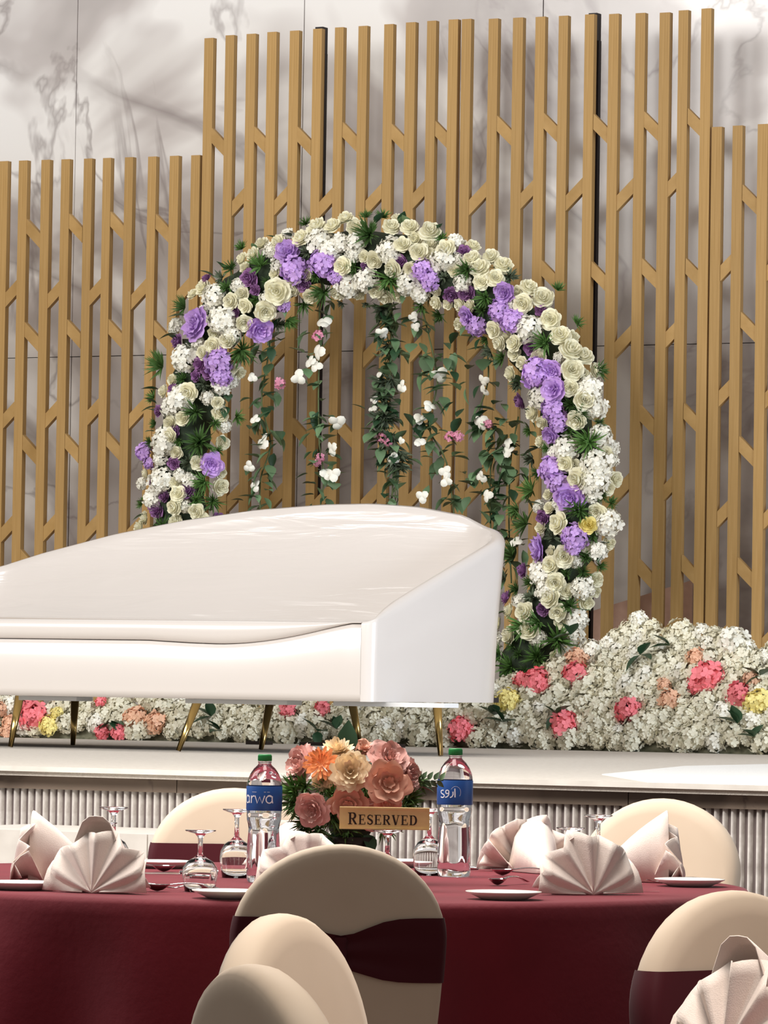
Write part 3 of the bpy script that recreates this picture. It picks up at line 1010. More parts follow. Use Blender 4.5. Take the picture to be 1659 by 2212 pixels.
def tablecloth(label, c, R, seed):
    r_ = random.Random(seed)
    mb_ = MB()
    n_ = 160
    ph = [r_.uniform(0, 6.28) for _ in range(4)]

    def fold(a):
        return (math.sin(14 * a + ph[0]) * .5 + math.sin(23 * a + ph[1]) * .3 + math.sin(9 * a + ph[2]) * .35)
    rows_ = []
    for (rr_, z) in ((.01, TZ), (R * .3, TZ), (R * .7, TZ), (R - .03, TZ), (R - .008, TZ - .003), (R, TZ - .014), (R + .003, TZ - .04)):
        rows_.append([(rr_ * math.cos(2 * math.pi * k / n_), rr_ * math.sin(2 * math.pi * k / n_), z) for k in range(n_)])
    for j in range(1, 15):
        t = j / 14
        row = []
        for k in range(n_):
            a = 2 * math.pi * k / n_
            rr_ = R + .004 + .05 * t + fold(a) * .07 * t ** .6
            row.append((rr_ * math.cos(a), rr_ * math.sin(a), (TZ - .04) * (1 - t) + .004 * t))
        rows_.append(row)
    mb_.grid(rows_, close_v=True)
    mb_.f.append(tuple(range(n_)))
    o = obj('tablecloth', fix_normals(mb_.mesh('tablecloth', M['cloth'])), None, (c[0], c[1], 0))
    return tag(o, label, 'tablecloth')


tablecloth('burgundy floor-length cloth over the round table set with bottles and flowers', TC, TR, 4)
TC2 = Vector((1.42, 5.70))
tablecloth('burgundy cloth of the nearer table at lower right', TC2, TR, 9)


def tb(px, py, z=TZ, rmax=None):
    p = on(px, py, z)
    q = Vector((p.x, p.y)) - TC
    if rmax and q.length > rmax:
        q = q.normalized() * rmax
    return Vector((TC.x + q.x, TC.y + q.y, TZ))


# ------------------------------------------------------------------ chairs
def chair_meshes():
    out = []

    def halfw(z):
        if z > .72: return .215 * math.sqrt(max(0, 1 - ((z - .72) / .19) ** 2))
        return .215 - .02 * ((.72 - z) / .27) ** 1.5
    pts_ = []
    for k in range(25):
        a = math.pi * k / 24
        pts_.append((.215 * math.cos(a), .72 + .19 * math.sin(a)))
    left = [(-halfw(z), z) for z in (.66, .60, .54, .48, .44)]
    right = [(halfw(z), z) for z in (.44, .48, .54, .60, .66)]
    loop_ = pts_ + left + right
    cz = .66
    th = .030

    def yb(z): return -.13 * (z - .45)
    prof_ = [(.02, -th * 1.15), (.5, -th * 1.12), (.85, -th), (.955, -th * .86), (.99, -th * .5), (1.0, 0), (.99, th * .5), (.955, th * .86), (.85, th), (.5, th * 1.12), (.02, th * 1.15)]
    rows_ = [[(x * s, yb(cz + (z - cz) * s) + y, cz + (z - cz) * s) for x, z in loop_] for s, y in prof_]
    out.append(('backrest', fix_normals(MB().grid(rows_, close_v=True).mesh('backrest', M['cover']))))
    # seat
    m_ = MB()
    n_ = 40
    rows_ = []
    for s, z in ((.02, .485), (.7, .484), (.93, .478), (1.0, .46), (1.0, .43), (.97, .40), (.9, .395)):
        row = []
        for k in range(n_):
            a = 2 * math.pi * k / n_
            c, s_ = math.cos(a), math.sin(a)
            e = .35
            row.append((.205 * s * math.copysign(abs(c) ** e, c), .215 + .205 * s * math.copysign(abs(s_) ** e, s_), z))
        rows_.append(row)
    m_.grid(rows_, close_v=True)
    out.append(('seat', fix_normals(m_.mesh('seat', M['cover']))))
    for sx in (-1, 1):
        for y0, y1 in ((.03, -.03), (.40, .42)):
            out.append(('leg', MB().tube([(sx * .175, y0, .42), (sx * .185, (y0 + y1) / 2, .2), (sx * .195, y1, 0)], [.045, .028, .024], 8).mesh('leg', M['cover'])))
    # spandex skirt panels stretched between the legs
    for side in range(4):
        rows_ = []
        cor = [(-.185, .0), (.185, .0), (.185, .415), (-.185, .415)]
        a, b = cor[side], cor[(side + 1) % 4]
        for k in range(13):
            t = k / 12
            x, y = a[0] + (b[0] - a[0]) * t, a[1] + (b[1] - a[1]) * t
            zl = .05 + .22 * math.sin(math.pi * t) ** .6
            rows_.append([(x, y, .42), (x, y, (zl + .42) / 2), (x, y, zl)])
        out.append(('skirt', MB().grid(rows_).mesh('skirt', M['cover'])))
    return out


CHAIR = chair_meshes()


def sash_meshes(pinch_rear, up=0.0):
    th = .030
    cz = .66
    prof_ = [(0.0, th * 1.15), (.5, th * 1.12), (.85, th), (.955, th * .86), (.99, th * .5), (1.0, 0)]

    def hw(z):
        if z > .91: return 0.0
        if z > .72: return .215 * math.sqrt(max(0, 1 - ((z - .72) / .19) ** 2))
        return .215 - .02 * ((.72 - z) / .27) ** 1.5

    def thick(x, z):
        lo, hi = .03, 1.0
        for _ in range(24):
            m_ = (lo + hi) / 2
            if abs(x) / m_ <= hw(cz + (z - cz) / m_): hi = m_
            else: lo = m_
        g = hi
        for (a, b), (c, d) in zip(prof_[:-1], prof_[1:]):
            if a <= g <= c: return b + (d - b) * (g - a) / (c - a)
        return 0.0
    ss = [-1, -.995, -.98, -.95, -.9, -.82, -.7, -.55, -.4, -.25, -.12, 0, .12, .25, .4, .55, .7, .82, .9, .95, .98, .995, 1]
    ring = [(s_, 1) for s_ in ss] + [(s_, -1) for s_ in reversed(ss)]
    rows_ = []
    for f_ in [j / 10 for j in range(11)]:
        row = []
        for (s_, side) in ring:
            zlo, zhi = .635, .765 + up
            if side < 0 and pinch_rear:
                g = math.exp(-(s_ / .33) ** 2)
                zlo, zhi = zlo + .026 * g, zhi - .036 * g
            z = zlo + (zhi - zlo) * f_
            x = s_ * hw(z)
            y = thick(x, z) + .0035
            if pinch_rear and side < 0:
                y += .003 * (1 + math.sin(f_ * 14 + s_ * 2)) * (1 - abs(s_))
            row.append((x * 1.012, -.13 * (z - .45) + side * y, z))
        rows_.append(row)
    out = [('sash', fix_normals(MB().grid(rows_, close_v=True).mesh('sash', M['sash'])))]
    if pinch_rear:
        m_ = MB()
        rr_ = []
        for k in range(9):
            a_ = math.pi * k / 8
            rr_.append([(.013 * math.cos(2 * math.pi * j / 10) * (1 + .1 * math.sin(a_ * 5)), -.13 * .25 - th * 1.15 - .006 + .012 * math.sin(2 * math.pi * j / 10), .664 + .062 * k / 8) for j in range(10)])
        m_.grid(rr_, close_v=True)
        out.append(('knot', m_.mesh('knot', M['sash'])))
    return out


SASH_R, SASH_F, SASH_H = sash_meshes(True), sash_meshes(False), sash_meshes(False, .03)


def chair(label, x, y, facing, sash=None, scale=1.0):
    fx, fy = facing
    t = thing('banquet_chair', label, 'chair', (x, y, 0), math.atan2(fy, fx) - math.pi / 2, 'cream covered banquet chairs', scale)
    for nm, me in CHAIR:
        obj(nm, me, t)
    for nm, me in (sash or []):
        o = obj(nm, me, t)
        o['label'] = 'burgundy stretch sash' if nm == 'sash' else 'gathered sash knot'
    return t


def X_at(px, d):
    return (px - W / 2) / F * d


chair('cream covered chair seen from behind with pinched burgundy sash, in front of the sign', X_at(741, 9.32), 9.36, (-.12, 1), SASH_R, .985)
chair('cream covered chair with burgundy sash on the far side, behind the left bottle', X_at(520, 12.6), 12.6, (.08, -1), SASH_F, (1.06, 1.0, 1.017))
chair('cream covered chair on the far right side, plain back, before the fluted stage', X_at(1424, 12.35), 12.3, (-.4, -1), None, 1.014)
chair('cream covered chair turned sideways, between the sashed chair and the foremost chair', X_at(708, 6.28), 6.22, (.925, -.38), None, 1.0)
chair('foremost cream covered chair, cut by the bottom edge', X_at(680, 5.15), 5.15, (.925, .38), None, 1.0)
chair('cream covered chair with burgundy sash at the right edge, behind the nearest napkin', X_at(1655, 7.1), 7.12, (.66, -.75), SASH_H, 1.0)


# ------------------------------------------------------------------ napkins
def napkin_mesh(seed, tall=True):
    r_ = random.Random(seed)
    parts = []
    R = .135
    mb_ = MB()
    npl = 5
    n_ = npl * 8
    a0, a1 = math.radians(6), math.radians(174)
    rows_ = []
    for i in range(7):
        t = i / 6
        row = []
        for k in range(n_ + 1):
            f_ = k / n_
            a = a0 + (a1 - a0) * f_
            tri = abs((f_ * npl) % 1 - .5) * 2            # 0..1 zigzag of the pleats
            ed = 1 - .10 * (1 - tri) - .04 * math.sin(3 * f_ * 6.28 + seed)
            rr_ = R * t * ed
            x = rr_ * math.cos(a) * .92
            z = rr_ * math.sin(a) * .98
            y = (tri - .5) * .030 * t ** .8 + .25 * z + .02 * t * t * abs(math.cos(a))
            row.append((x, y, z + .002))
        rows_.append(row)
    mb_.grid(rows_)
    parts.append(('fan', mb_))
    # folded supporting fin sloping down behind the fan
    fin = MB()
    top = Vector((-.012, .040, .160 if tall else .118))
    rear = Vector((.005, .20, .012))
    rows_ = []
    for i in range(9):
        t = i / 8
        ridge = top.lerp(rear, t) + Vector((0, 0, .012 * math.sin(math.pi * t)))
        sp = (.046 * (1 - t) + .020)
        row = []
        for j in range(9):
            s = j / 4 - 1
            x = ridge.x * (1 - t) + s * sp
            z = ridge.z * (1 - abs(s) ** 3.2) ** .8 + .002
            row.append((x, ridge.y, z))
        rows_.append(row)
    fin.grid(rows_)
    parts.append(('fold', fin))
    # two lower wings that lie against the cloth
    for sx in (-1, 1):
        wg = MB()
        A, B, C_ = Vector((sx * .02, -.006, .003)), Vector((sx * .122, .012, .004)), Vector((sx * .105, .05, .075))
        D = Vector((sx * .05, .075, .004))
        rows_ = []
        for i in range(5):
            t = i / 4
            p, q = A.lerp(B, t), D.lerp(C_, t)
            rows_.append([p.lerp(q, j / 4) + Vector((0, -.012 * math.sin(math.pi * j / 4) * t, .008 * math.sin(math.pi * j / 4))) for j in range(5)])
        wg.grid(rows_)
        parts.append(('wing', wg))
    return [(nm, m_.mesh(nm, M['napkin'])) for nm, m_ in parts]


NAP = [napkin_mesh(s, s > 1) for s in range(4)]


def napkin(label, x, y, rz, k=0, scale=1.0):
    t = thing('folded_napkin', label, 'napkin', (x, y, TZ), rz, 'pale linen napkins folded into fans', scale)
    for nm, me in NAP[k]:
        o = obj(nm, me, t)
        md = o.modifiers.new('thickness', 'SOLIDIFY')
        md.thickness = .0016
    return t


def nap_at(label, px, py, rz, k=0, scale=1.0, rmax=.95):
    p = tb(px, py, TZ, rmax)
    napkin(label, p.x, p.y, math.radians(rz), k, scale)


nap_at('pale folded napkin cut by the left edge, its fold sloping right', 30, 1906, -95, 3, 1.0)
nap_at('large pale napkin fan spread at the front left edge of the table', 198, 1930, -22, 2, 1.02)
nap_at('pale napkin between the left bottle and the flower centrepiece', 640, 1880, 150, 0, 1.0)
nap_at('pale napkin fan peeking over the chair in front of the sign', 668, 1925, 10, 1, 1.0)
nap_at('pale napkin fan right of the right bottle, lit fold facing left', 1160, 1880, 195, 0, 1.05)
nap_at('pale napkin fan at the front right edge of the table', 1282, 1934, 24, 0, 1.06)
nap_at('pale napkin with long sloping fold near the right rim of the table', 1505, 1906, 92, 3, 1.05)
pn = Vector((X_at(1575, 6.0), 5.98))
napkin('nearest napkin fan, cut by the lower right corner', pn.x, pn.y, math.radians(-48), 2, .93)

# ------------------------------------------------------------------ plates, glasses, cutlery
plate_me = MB().lathe([(.0, .004), (.045, .004), (.052, .006), (.078, .0165), (.082, .0175), (.082, .0155), (.05, .001), (.046, 0.0), (.0, 0.0)], 40)
PLATE = fix_normals(plate_me.mesh('side_plate', M['china']))
for lab, px, py in (('white plate under the leftmost napkin', 44, 1905), ('white plate in front of the far left chair', 350, 1860), ('white plate in front of the inverted glass, left of the sashed chair', 462, 1934),
                    ('white plate just visible right of the chair top under the sign', 868, 1858), ('white plate at the front edge below the right bottle', 1088, 1926), ('white plate by the right rim of the table', 1490, 1899),
                    ('white plate half hidden behind the sloping right napkin', 1385, 1880)):
    p = on(px, py, TZ + .017)
    q = Vector((p.x, p.y)) - TC
    if q.length > .965: q = q.normalized() * .965
    o = obj('side_plate', PLATE, None, (TC.x + q.x, TC.y + q.y, TZ + .0005))
    tag(o, lab, 'plate', 'white side plates on the table')


def goblet(h):
    """upside-down stemmed glass: rim on the table, foot on top"""
    k = h / .16
    s = [(.033, 0), (.036, .02), (.039, .045), (.037, .062), (.028, .078), (.014, .088), (.006, .096), (.005, .12), (.0055, .14), (.012, .150), (.033, .157), (.034, .159), (.033, .160), (.0, .1605)]
    outer = [(r, z * k) for r, z in s]
    inner = [(.0, .084 * k), (.012, .081 * k), (.026, .074 * k), (.0352, .060 * k), (.0372, .045 * k), (.0344, .02 * k), (.0315, 0)]
    bowl = inner + outer
    return fix_normals(MB().lathe(bowl, 36).mesh('goblet', M['glass']))


GT, GS = goblet(.16), goblet(.134)
for lab, px, d, tall in (('short inverted goblet standing alone left of the left bottle', 445, 10.34, 0), ('inverted goblet behind the left napkins, taller of the pair', 257, 11.1, 1), ('inverted goblet behind the left napkins, shorter of the pair', 233, 10.77, 0),
                         ('tall inverted goblet touching the left side of the left bottle', 523, 11.09, 1), ('inverted goblet under the reserved sign', 848, 10.55, 0), ('tall inverted goblet between the sign and the right bottle', 938, 11.4, 1),
                         ('short inverted goblet behind the front right napkin', 1243, 10.93, 0), ('tall inverted goblet against the far right chair back', 1302, 11.07, 1)):
    o = obj('inverted_goblet', GT if tall else GS, None, (X_at(px, d), d, TZ + .0005))
    tag(o, lab, 'glass', 'upside-down stemmed glasses')


def spoon_mesh():
    bowl = MB()
    rows_ = []
    for i in range(7):
        r = i / 6
        rows_.append([(.028 + .030 * r * math.cos(6.283 * k / 20), .019 * r * math.sin(6.283 * k / 20), .004 + .011 * r * r - .004 * (1 - r)) for k in range(20)])
    bowl.grid(rows_, close_v=True)
    hd = MB()
    rows_ = []
    for i in range(9):
        t = i / 8
        w = .0035 + .005 * t ** 2
        z = .014 + .010 * math.sin(math.pi * t) * .8 - .010 * t
        x = .056 + .115 * t
        rows_.append([(x, -w, z), (x, 0, z + .0022), (x, w, z), (x, 0, z - .0012)])
    hd.grid(rows_, close_v=True)
    return [('bowl', bowl.mesh('bowl', M['steel'])), ('handle', hd.mesh('handle', M['steel']))]


def fork_mesh():
    tn = MB()
    for k in range(4):
        y = (k - 1.5) * .0052
        tn.tube([(.0, y, .009), (.02, y, .004), (.042, y * 1.0, .006)], [.0009, .0013, .0018], 5)
    rows_ = []
    for x, w, z in ((.040, .0098, .006), (.055, .0095, .008), (.066, .005, .011)):
        rows_.append([(x, -w, z), (x, 0, z + .001), (x, w, z), (x, 0, z - .0015)])
    tn.grid(rows_, close_v=True)
    hd = MB()
    rows_ = []
    for i in range(8):
        t = i / 7
        w = .004 + .005 * t ** 2
        z = .011 + .006 * math.sin(math.pi * t) - .008 * t
        x = .064 + .115 * t
        rows_.append([(x, -w, z), (x, 0, z + .0022), (x, w, z), (x, 0, z - .0012)])
    hd.grid(rows_, close_v=True)
    return [('tines', tn.mesh('tines', M['steel'])), ('handle', hd.mesh('handle', M['steel']))]


def knife_mesh():
    bl_ = MB().add([(0, -.006, .003), (.02, -.009, .002), (.10, -.009, .002), (.10, .004, .0035), (0, .004, .0035)], [(0, 1, 2, 3, 4)])
    bl_.add([(0, -.006, .001), (.02, -.009, .0005), (.10, -.009, .0005), (.10, .004, .001), (0, .004, .001)], [(4, 3, 2, 1, 0)])
    hd = MB().tube([(.098, -.002, .005), (.13, -.002, .006), (.19, -.002, .005)], [.004, .006, .0065], 8)
    return [('blade', bl_.mesh('blade', M['steel'], False)), ('handle', hd.mesh('handle', M['steel']))]


CUT = {'spoon': spoon_mesh(), 'fork': fork_mesh(), 'knife': knife_mesh()}
for kind, lab, px, py, ang in (('spoon', 'large steel spoon whose bowl shows right of the front left napkin', 312, 1926, 10), ('fork', 'steel fork lying right of the front left napkin, by the plate', 398, 1923, 190), ('spoon', 'steel spoon in front of the far left plate', 378, 1884, 200),
                               ('knife', 'steel knife behind the left napkins by the far plate', 300, 1889, 15), ('knife', 'steel knife just right of the right bottle', 1118, 1883, 170), ('spoon', 'small dark spoon behind the front right plate', 1062, 1914, 60),
                               ('knife', 'steel knife sticking out right of the front right napkin', 1425, 1927, 195), ('fork', 'steel fork left of the rightmost plate', 1398, 1909, 15), ('spoon', 'steel spoon in front of the far napkin right of the bottle', 1062, 1892, 20)):
    p = tb(px, py, TZ, .95)
    t = thing(kind, lab, kind, p + Vector((0, 0, .001)), math.radians(ang))
    for nm, me in CUT[kind]:
        obj(nm, me, t)

# ------------------------------------------------------------------ strokes for lettering


def stroke(pts_, w, z=0.0):
    """flat ribbon along a polyline; w a width or a list of widths; lies in the xz plane"""
    pts_ = [Vector((p[0], p[1])) for p in pts_]
    vs_, fs_ = [], []
    for i, p in enumerate(pts_):
        t = (pts_[min(i + 1, len(pts_) - 1)] - pts_[max(i - 1, 0)]).normalized()
        nn = Vector((-t.y, t.x))
        ww = (w[i] if isinstance(w, (list, tuple)) else w) / 2
        a, b = p + nn * ww, p - nn * ww
        vs_ += [(a.x, 0, a.y), (b.x, 0, b.y)]
    for i in range(len(pts_) - 1):
        fs_.append((2 * i, 2 * i + 1, 2 * i + 3, 2 * i + 2))
    return vs_, fs_


def arcp(cx, cy, rx, ry, a0, a1, n_=14):
    return [(cx + rx * math.cos(math.radians(a0 + (a1 - a0) * k / n_)), cy + ry * math.sin(math.radians(a0 + (a1 - a0) * k / n_))) for k in range(n_ + 1)]


def bar(x0, x1, y0, y1):
    return [(x0, 0, y0), (x1, 0, y0), (x1, 0, y1), (x0, 0, y1)], [(0, 1, 2, 3)]


def glyph(ch):
    g = []
    st = .17
    if ch in 'RED':
        g += [bar(.10, .10 + st, 0, 1), bar(.0, .38, 0, .06), bar(.0, .38, .94, 1)]
    if ch == 'R':
        pts_ = [(.25, .965)] + arcp(.42, .735, .20, .23, 90, -90) + [(.25, .505)]
        g += [stroke(pts_, [.07] + [.07 + .12 * math.sin(math.pi * k / 14) for k in range(15)] + [.07])]
        g += [stroke([(.40, .50), (.56, .22), (.70, .03)], [.16, .17, .14]), bar(.56, .80, 0, .06)]
        return g, .80
    if ch == 'E':
        g += [bar(.25, .66, .93, 1), bar(.25, .70, 0, .07), bar(.25, .50, .47, .54), bar(.60, .66, .76, 1), bar(.63, .70, 0, .26), bar(.47, .53, .36, .65)]
        return g, .74
    if ch == 'S':
        pts_ = arcp(.33, .73, .22, .235, 25, 180, 10) + [(.16, .62), (.33, .52), (.50, .40)] + arcp(.33, .27, .22, .235, 0, -160, 10)
        ws = [.06 + .07 * min(1, k / 8) for k in range(10)] + [.14, .17, .19, .20, .17] + [.14 - .07 * max(0, (k - 3) / 8) for k in range(9)]
        ws = (ws + [.07] * 50)[:len(pts_)]
        g += [stroke(pts_, ws), bar(.52, .58, .72, .98), bar(.07, .13, .02, .30)]
        return g, .64
    if ch == 'V':
        g += [stroke([(.14, 1), (.42, 0)], .19), stroke([(.68, 1), (.44, 0)], .075), bar(0, .32, .94, 1), bar(.54, .82, .94, 1)]
        return g, .82
    if ch == 'D':
        pts_ = [(.25, .965)] + arcp(.38, .5, .31, .465, 90, -90) + [(.25, .035)]
        g += [stroke(pts_, [.07] + [.07 + .13 * math.sin(math.pi * k / 14) for k in range(15)] + [.07])]
        return g, .80
    return g, .6


# ------------------------------------------------------------------ reserved sign
SD_Y = 10.55
sx = X_at(841, SD_Y)
sign = thing('reserved_sign', 'gold table sign reading RESERVED resting on an inverted glass', 'sign', (sx, SD_Y, TZ + .1352), math.radians(-1))
SW, SH = .200, .049
mb = MB()
rows = [[(x, y, z) for (x, z) in ((-SW / 2, .0), (SW / 2, .0), (SW / 2, SH), (-SW / 2, SH))] for y in (-.011, .011)]
mb.add([p for r in rows for p in r], [(0, 1, 2, 3), (7, 6, 5, 4), (0, 4, 5, 1), (1, 5, 6, 2), (2, 6, 7, 3), (3, 7, 4, 0)])
obj('plaque', mb.mesh('plaque', M['plaque'], False), sign)
for z0, z1 in ((0, .0035), (SH - .0035, SH)):
    o = obj('rim', MB().box(-SW / 2, SW / 2, -.0135, -.011, z0, z1).mesh('rim', M['plaque'], False), sign)
mb = MB()
x = -.081
for i, ch in enumerate('RESERVED'):
    g, adv = glyph(ch)
    sc = .0262 if i == 0 else .0218
    wsc = sc * (.98 if i == 0 else 1.02)
    for vs_, fs_ in g:
        mb.add([(x + a * wsc, -.0113 - .0002 * 1, .0105 + c * sc) for a, b, c in vs_], fs_)
    x += (adv + .10) * wsc
obj('lettering', mb.mesh('lettering', M['ink'], False), sign)

# ------------------------------------------------------------------ water bottles
BR = .0425


def bottle(label, px, d, rz, scale, text):
    t = thing('water_bottle', label, 'bottle', (X_at(px, d), d, TZ + .0005), 0, 'clear water bottles with green caps', scale)
    prof_ = [(.0, .006), (.020, .004), (.034, .0), (.0385, .003), (.040, .012), (.040, .026), (.0385, .030), (.0385, .034), (.0392, .06), (.0385, .09), (.0368, .115), (.036, .128), (.0385, .140), (.0412, .150), (.0420, .160), (.0414, .163), (.0422, .168),
             (.0422, .232), (.0415, .238), (.040, .246), (.034, .260), (.026, .272), (.0175, .280), (.0155, .283), (.0155, .286), (.0165, .287), (.0165, .289), (.0, .289)]
    n_ = 40
    rows_ = []
    for r, z in prof_:
        row = []
        for k in range(n_):
            a = 2 * math.pi * k / n_
            rr_ = r
            if .032 < z < .14 and r > .02: rr_ *= 1 + .022 * math.cos(8 * a)
            if z <= .006 and r > .01: rr_ *= 1 + .03 * math.cos(5 * a)
            row.append((rr_ * math.cos(a), rr_ * math.sin(a), z))
        rows_.append(row)
    obj('body', fix_normals(MB().grid(rows_, close_v=True).mesh('body', M['water'])), t)
    lab_ = obj('label_band', MB().lathe([(BR + .0002, .172), (BR + .0006, .173), (BR + .0006, .229), (BR + .0002, .230)], 48).mesh('label_band', M['label']), t)
    lab_['label'] = 'blue paper label with white lettering'
    cap = MB().lathe([(.0, .306), (.0150, .306), (.0160, .304), (.0163, .290), (.0, .2895)], 30)
    capo = obj('cap', fix_normals(cap.mesh('cap', M['cap'])), t)
    rg = MB()
    for k in range(30):
        a = 2 * math.pi * k / 30
        rg.tube([(.0164 * math.cos(a), .0164 * math.sin(a), .291), (.0162 * math.cos(a), .0162 * math.sin(a), .303)], .0006, 4)
    obj('cap_ridges', rg.mesh('cap_ridges', M['cap'], False), capo)
    mb_ = MB()
    for vs_, fs_ in text:
        out = []
        for a, b, c in vs_:
            ph = a / BR - math.pi / 2
            out.append(((BR + .0011) * math.cos(ph), (BR + .0011) * math.sin(ph), .190 + c))
        mb_.add(out, fs_)
    obj('lettering', mb_.mesh('lettering', M['print'], False), lab_)
    return t


def scaled(strokes, s, dx, dz=0.0):
    return [([(a * s + dx, b, c * s + dz) for a, b, c in vs_], fs_) for vs_, fs_ in strokes]


w_ = .13
LA = [stroke(arcp(.42, .42, .36, .40, 50, 350, 22), w_), stroke([(.78, .80), (.76, .4), (.84, .0)], w_), stroke(arcp(.45, .55, .33, .33, 130, 20, 8), w_)]
LR = [stroke([(.08, 0), (.08, .85)], w_), stroke([(.10, .5)] + arcp(.42, .45, .30, .36, 150, 70, 8), w_)]
LW = [stroke([(0, .85), (.28, 0), (.55, .72), (.84, 0), (1.12, .85)], w_)]
text_latin = scaled(LA, .021, -.056) + scaled(LR, .021, -.034) + scaled(LW, .021, -.0215) + scaled(LA, .021, .004)
text_latin += [bar(-.030, -.018, .026, .0268), bar(.0, .014, .0262, .027)]
ya = [stroke(arcp(.35, .62, .30, .20, 60, 200, 8) + [(.15, .42), (.42, .32)] + arcp(.30, .12, .30, .22, 40, -150, 10), w_)]
waw = [stroke(arcp(.36, .62, .22, .22, 0, 360, 16), w_), stroke([(.58, .62), (.56, .25), (.36, .0), (.08, -.06)], w_)]
ra = [stroke([(.38, .66), (.40, .30), (.26, .02), (.02, -.08)], w_)]
alef = [stroke([(.05, 1.0), (.08, .0)], w_)]
text_arab = scaled(ya, .019, -.0385, .001) + scaled(waw, .019, -.026, .001) + scaled(ra, .019, -.0125, .001) + scaled(alef, .021, -.002, .0)
text_arab += [stroke([(a * .012 + .001, c * .014 + .012) for a, c in arcp(0, 0, 1, 1, 150, -40, 14)], .0006)]
bottle('water bottle left of the flower centrepiece, label with latin letters', 581, 10.86, 0, .955, text_latin)
bottle('water bottle right of the sign, label with arabic letters', 992, 11.34, 0, 1.0, text_arab)

# ------------------------------------------------------------------ centrepiece
CD = 10.95
cb = Vector((X_at(768, CD), CD, TZ))
cp = thing('flower_centrepiece', 'centrepiece of dusty pink peonies, orange gerbera and cream dahlias on the table', 'flowers', cb, 0)
vase = MB().lathe([(.0, .0), (.05, .0), (.052, .006), (.036, .03), (.045, .07), (.058, .105), (.05, .105), (.0, .09)], 28)
obj('vase', fix_normals(vase.mesh('vase', M['iron'])), cp)


def cpos(px, py, dy):
    o, d = ray(px, py)
    k = (cb.y + dy) / d.y
    return o + d * k - cb


PE1 = [bloom(PEONY, M['dusty'], 200 + s, .06, 5, 5, 'peony') for s in range(2)]
PE2 = [bloom([(0.2, 0.4, 5, 1.0, .1, 0), (0.45, 0.5, 5, .8, .06, 0), (0.75, 0.5, 6, .7, .1, -.05), (1.0, 0.3, 6, .62, .15, -.1)], M['salmon'], 210 + s, .05, 5, 5, 'peony') for s in range(2)]
DAH = [bloom([(0.15, .72, 6, .8, .05, 0), (0.36, .74, 9, .5, .08, 0), (0.56, .68, 11, .42, .1, 0), (0.74, .52, 13, .36, .1, 0), (.88, .32, 14, .33, .1, -.02), (.95, .06, 14, .32, .08, -.03), (.85, -.2, 12, .32, .05, -.05)], M['biscuit'], 220, .03, 4, 3, 'dahlia')]
GER = [bloom([(0.25, .2, 14, .12, 0, .05), (.55, .28, 16, .15, .0, .02), (.85, .2, 20, .13, .05, 0), (1.0, .1, 20, .13, .08, -.03)], M['orange'], 230, .02, 4, 2, 'gerbera')]
CPS = 935.0
for ms, nm, px, py, r, dy, dd in (
        (PE1, 'peony', 652, 1652, 40, .02, (-.8, -.6, .3)), (GER, 'gerbera', 693, 1650, 34, -.07, (-.25, -1, .25)), (DAH, 'dahlia', 730, 1622, 34, .0, (-.1, -.5, .9)), (DAH, 'dahlia', 757, 1668, 42, -.08, (0, -1, .2)),
        (PE2, 'peony', 785, 1616, 24, .03, (.2, -.6, .8)), (PE1, 'peony', 840, 1640, 42, -.03, (.3, -.8, .6)), (PE2, 'peony', 838, 1692, 43, -.09, (.15, -1, .1)), (PE1, 'peony', 880, 1675, 36, .0, (.9, -.5, .1)),
        (PE1, 'peony', 676, 1748, 34, -.06, (-.35, -1, -.15)), (PE2, 'peony', 752, 1738, 36, -.07, (0, -1, -.05)), (PE2, 'peony', 838, 1732, 26, -.06, (.1, -1, -.3)), (DAH, 'dahlia', 697, 1687, 22, -.05, (-.2, -1, -.2)),
        (PE1, 'peony', 800, 1760, 30, -.02, (.1, -1, -.3)), (PE1, 'peony', 740, 1690, 40, .07, (0, .6, .6)), (PE2, 'peony', 820, 1690, 40, .08, (.4, .8, .3))):
    obj(nm, rnd.choice(ms), cp, cpos(px, py, dy - .03), aim(dd, rnd.uniform(0, 6.28)), r * 1.06 / CPS)
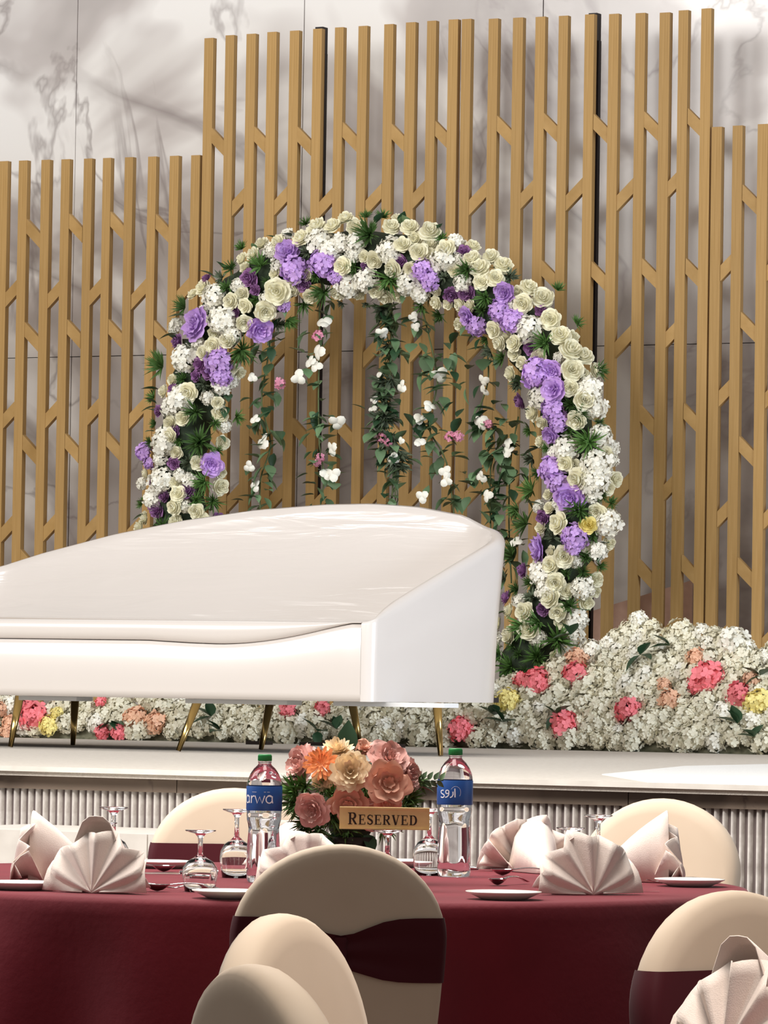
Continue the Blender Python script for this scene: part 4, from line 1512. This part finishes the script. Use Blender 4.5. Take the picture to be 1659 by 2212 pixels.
for px, py, r, dy, dd in ((640, 1712, 42, -.02, (-.7, -.7, .1)), (660, 1700, 34, -.04, (-.5, -.8, .3)), (720, 1715, 36, -.03, (0, -1, 0)), (800, 1715, 34, -.03, (0, -1, -.2)), (690, 1790, 44, -.03, (-.4, -.8, -.5)), (880, 1725, 34, -.02, (.7, -.7, -.2)),
                       (750, 1790, 46, -.02, (0, -.9, -.5)), (905, 1690, 26, .0, (1, -.3, .1)), (830, 1780, 40, 0, (.4, -.8, -.5)), (645, 1735, 40, -.03, (-.8, -.6, -.2)), (715, 1760, 40, -.05, (0, -1, -.3)), (700, 1700, 30, -.07, (-.2, -1, .1)), (790, 1700, 30, -.06, (.1, -1, 0)), (665, 1775, 40, -.02, (-.6, -.7, -.3)), (870, 1740, 40, -.02, (.6, -.7, -.3)), (765, 1640, 30, .0, (0, -.3, 1))):
    obj('fern_sprig', rnd.choice(FERNS), cp, cpos(px, py, dy), aim(dd), r * 1.25 / CPS)
for px, py, dd, s in ((748, 1632, (.05, 0, 1), .075), (775, 1655, (.8, -.5, .2), .05), (800, 1650, (.5, -.7, -.3), .05), (812, 1672, (-.2, -.9, .2), .05), (905, 1700, (1, -.2, -.2), .04), (665, 1790, (-.6, -.5, -.4), .06), (720, 1800, (.1, -.6, -.6), .06), (790, 1800, (.3, -.5, -.7), .06), (690, 1700, (-.3, -1, .2), .05), (650, 1680, (-1, -.3, .1), .04)):
    obj('leaf', DLEAF, cp, cpos(px, py, -.02), Vector(dd).normalized().to_track_quat('X', 'Y' if px == 748 else 'Z'), s * (1.1 if px == 748 else 1))
tw = MB()
pts_ = [cpos(885, 1690, 0), cpos(905, 1684, -.01), cpos(930, 1688, -.02), cpos(958, 1686, -.02)]
tw.tube(pts_, .0012, 4)
twig = obj('twig', tw.mesh('twig', M['foliage']), cp)
for k in range(8):
    p = pts_[1].lerp(pts_[3], k / 8) if k < 8 else pts_[3]
    obj('leaf', LEAF, cp, p, Vector((.5, -.2, 1 if k % 2 else -.6)).normalized().to_track_quat('X', 'Y'), .022)
corem = MB()
corem.lathe([(0.0, .08), (.03, .085), (.05, .12), (.065, .16), (.06, .19), (.04, .215), (.0, .225)], 18)
obj('foliage_core', corem.mesh('foliage_core', M['foliage']), cp)
print('objects', len(bpy.data.objects), 'bed heads', cnt)
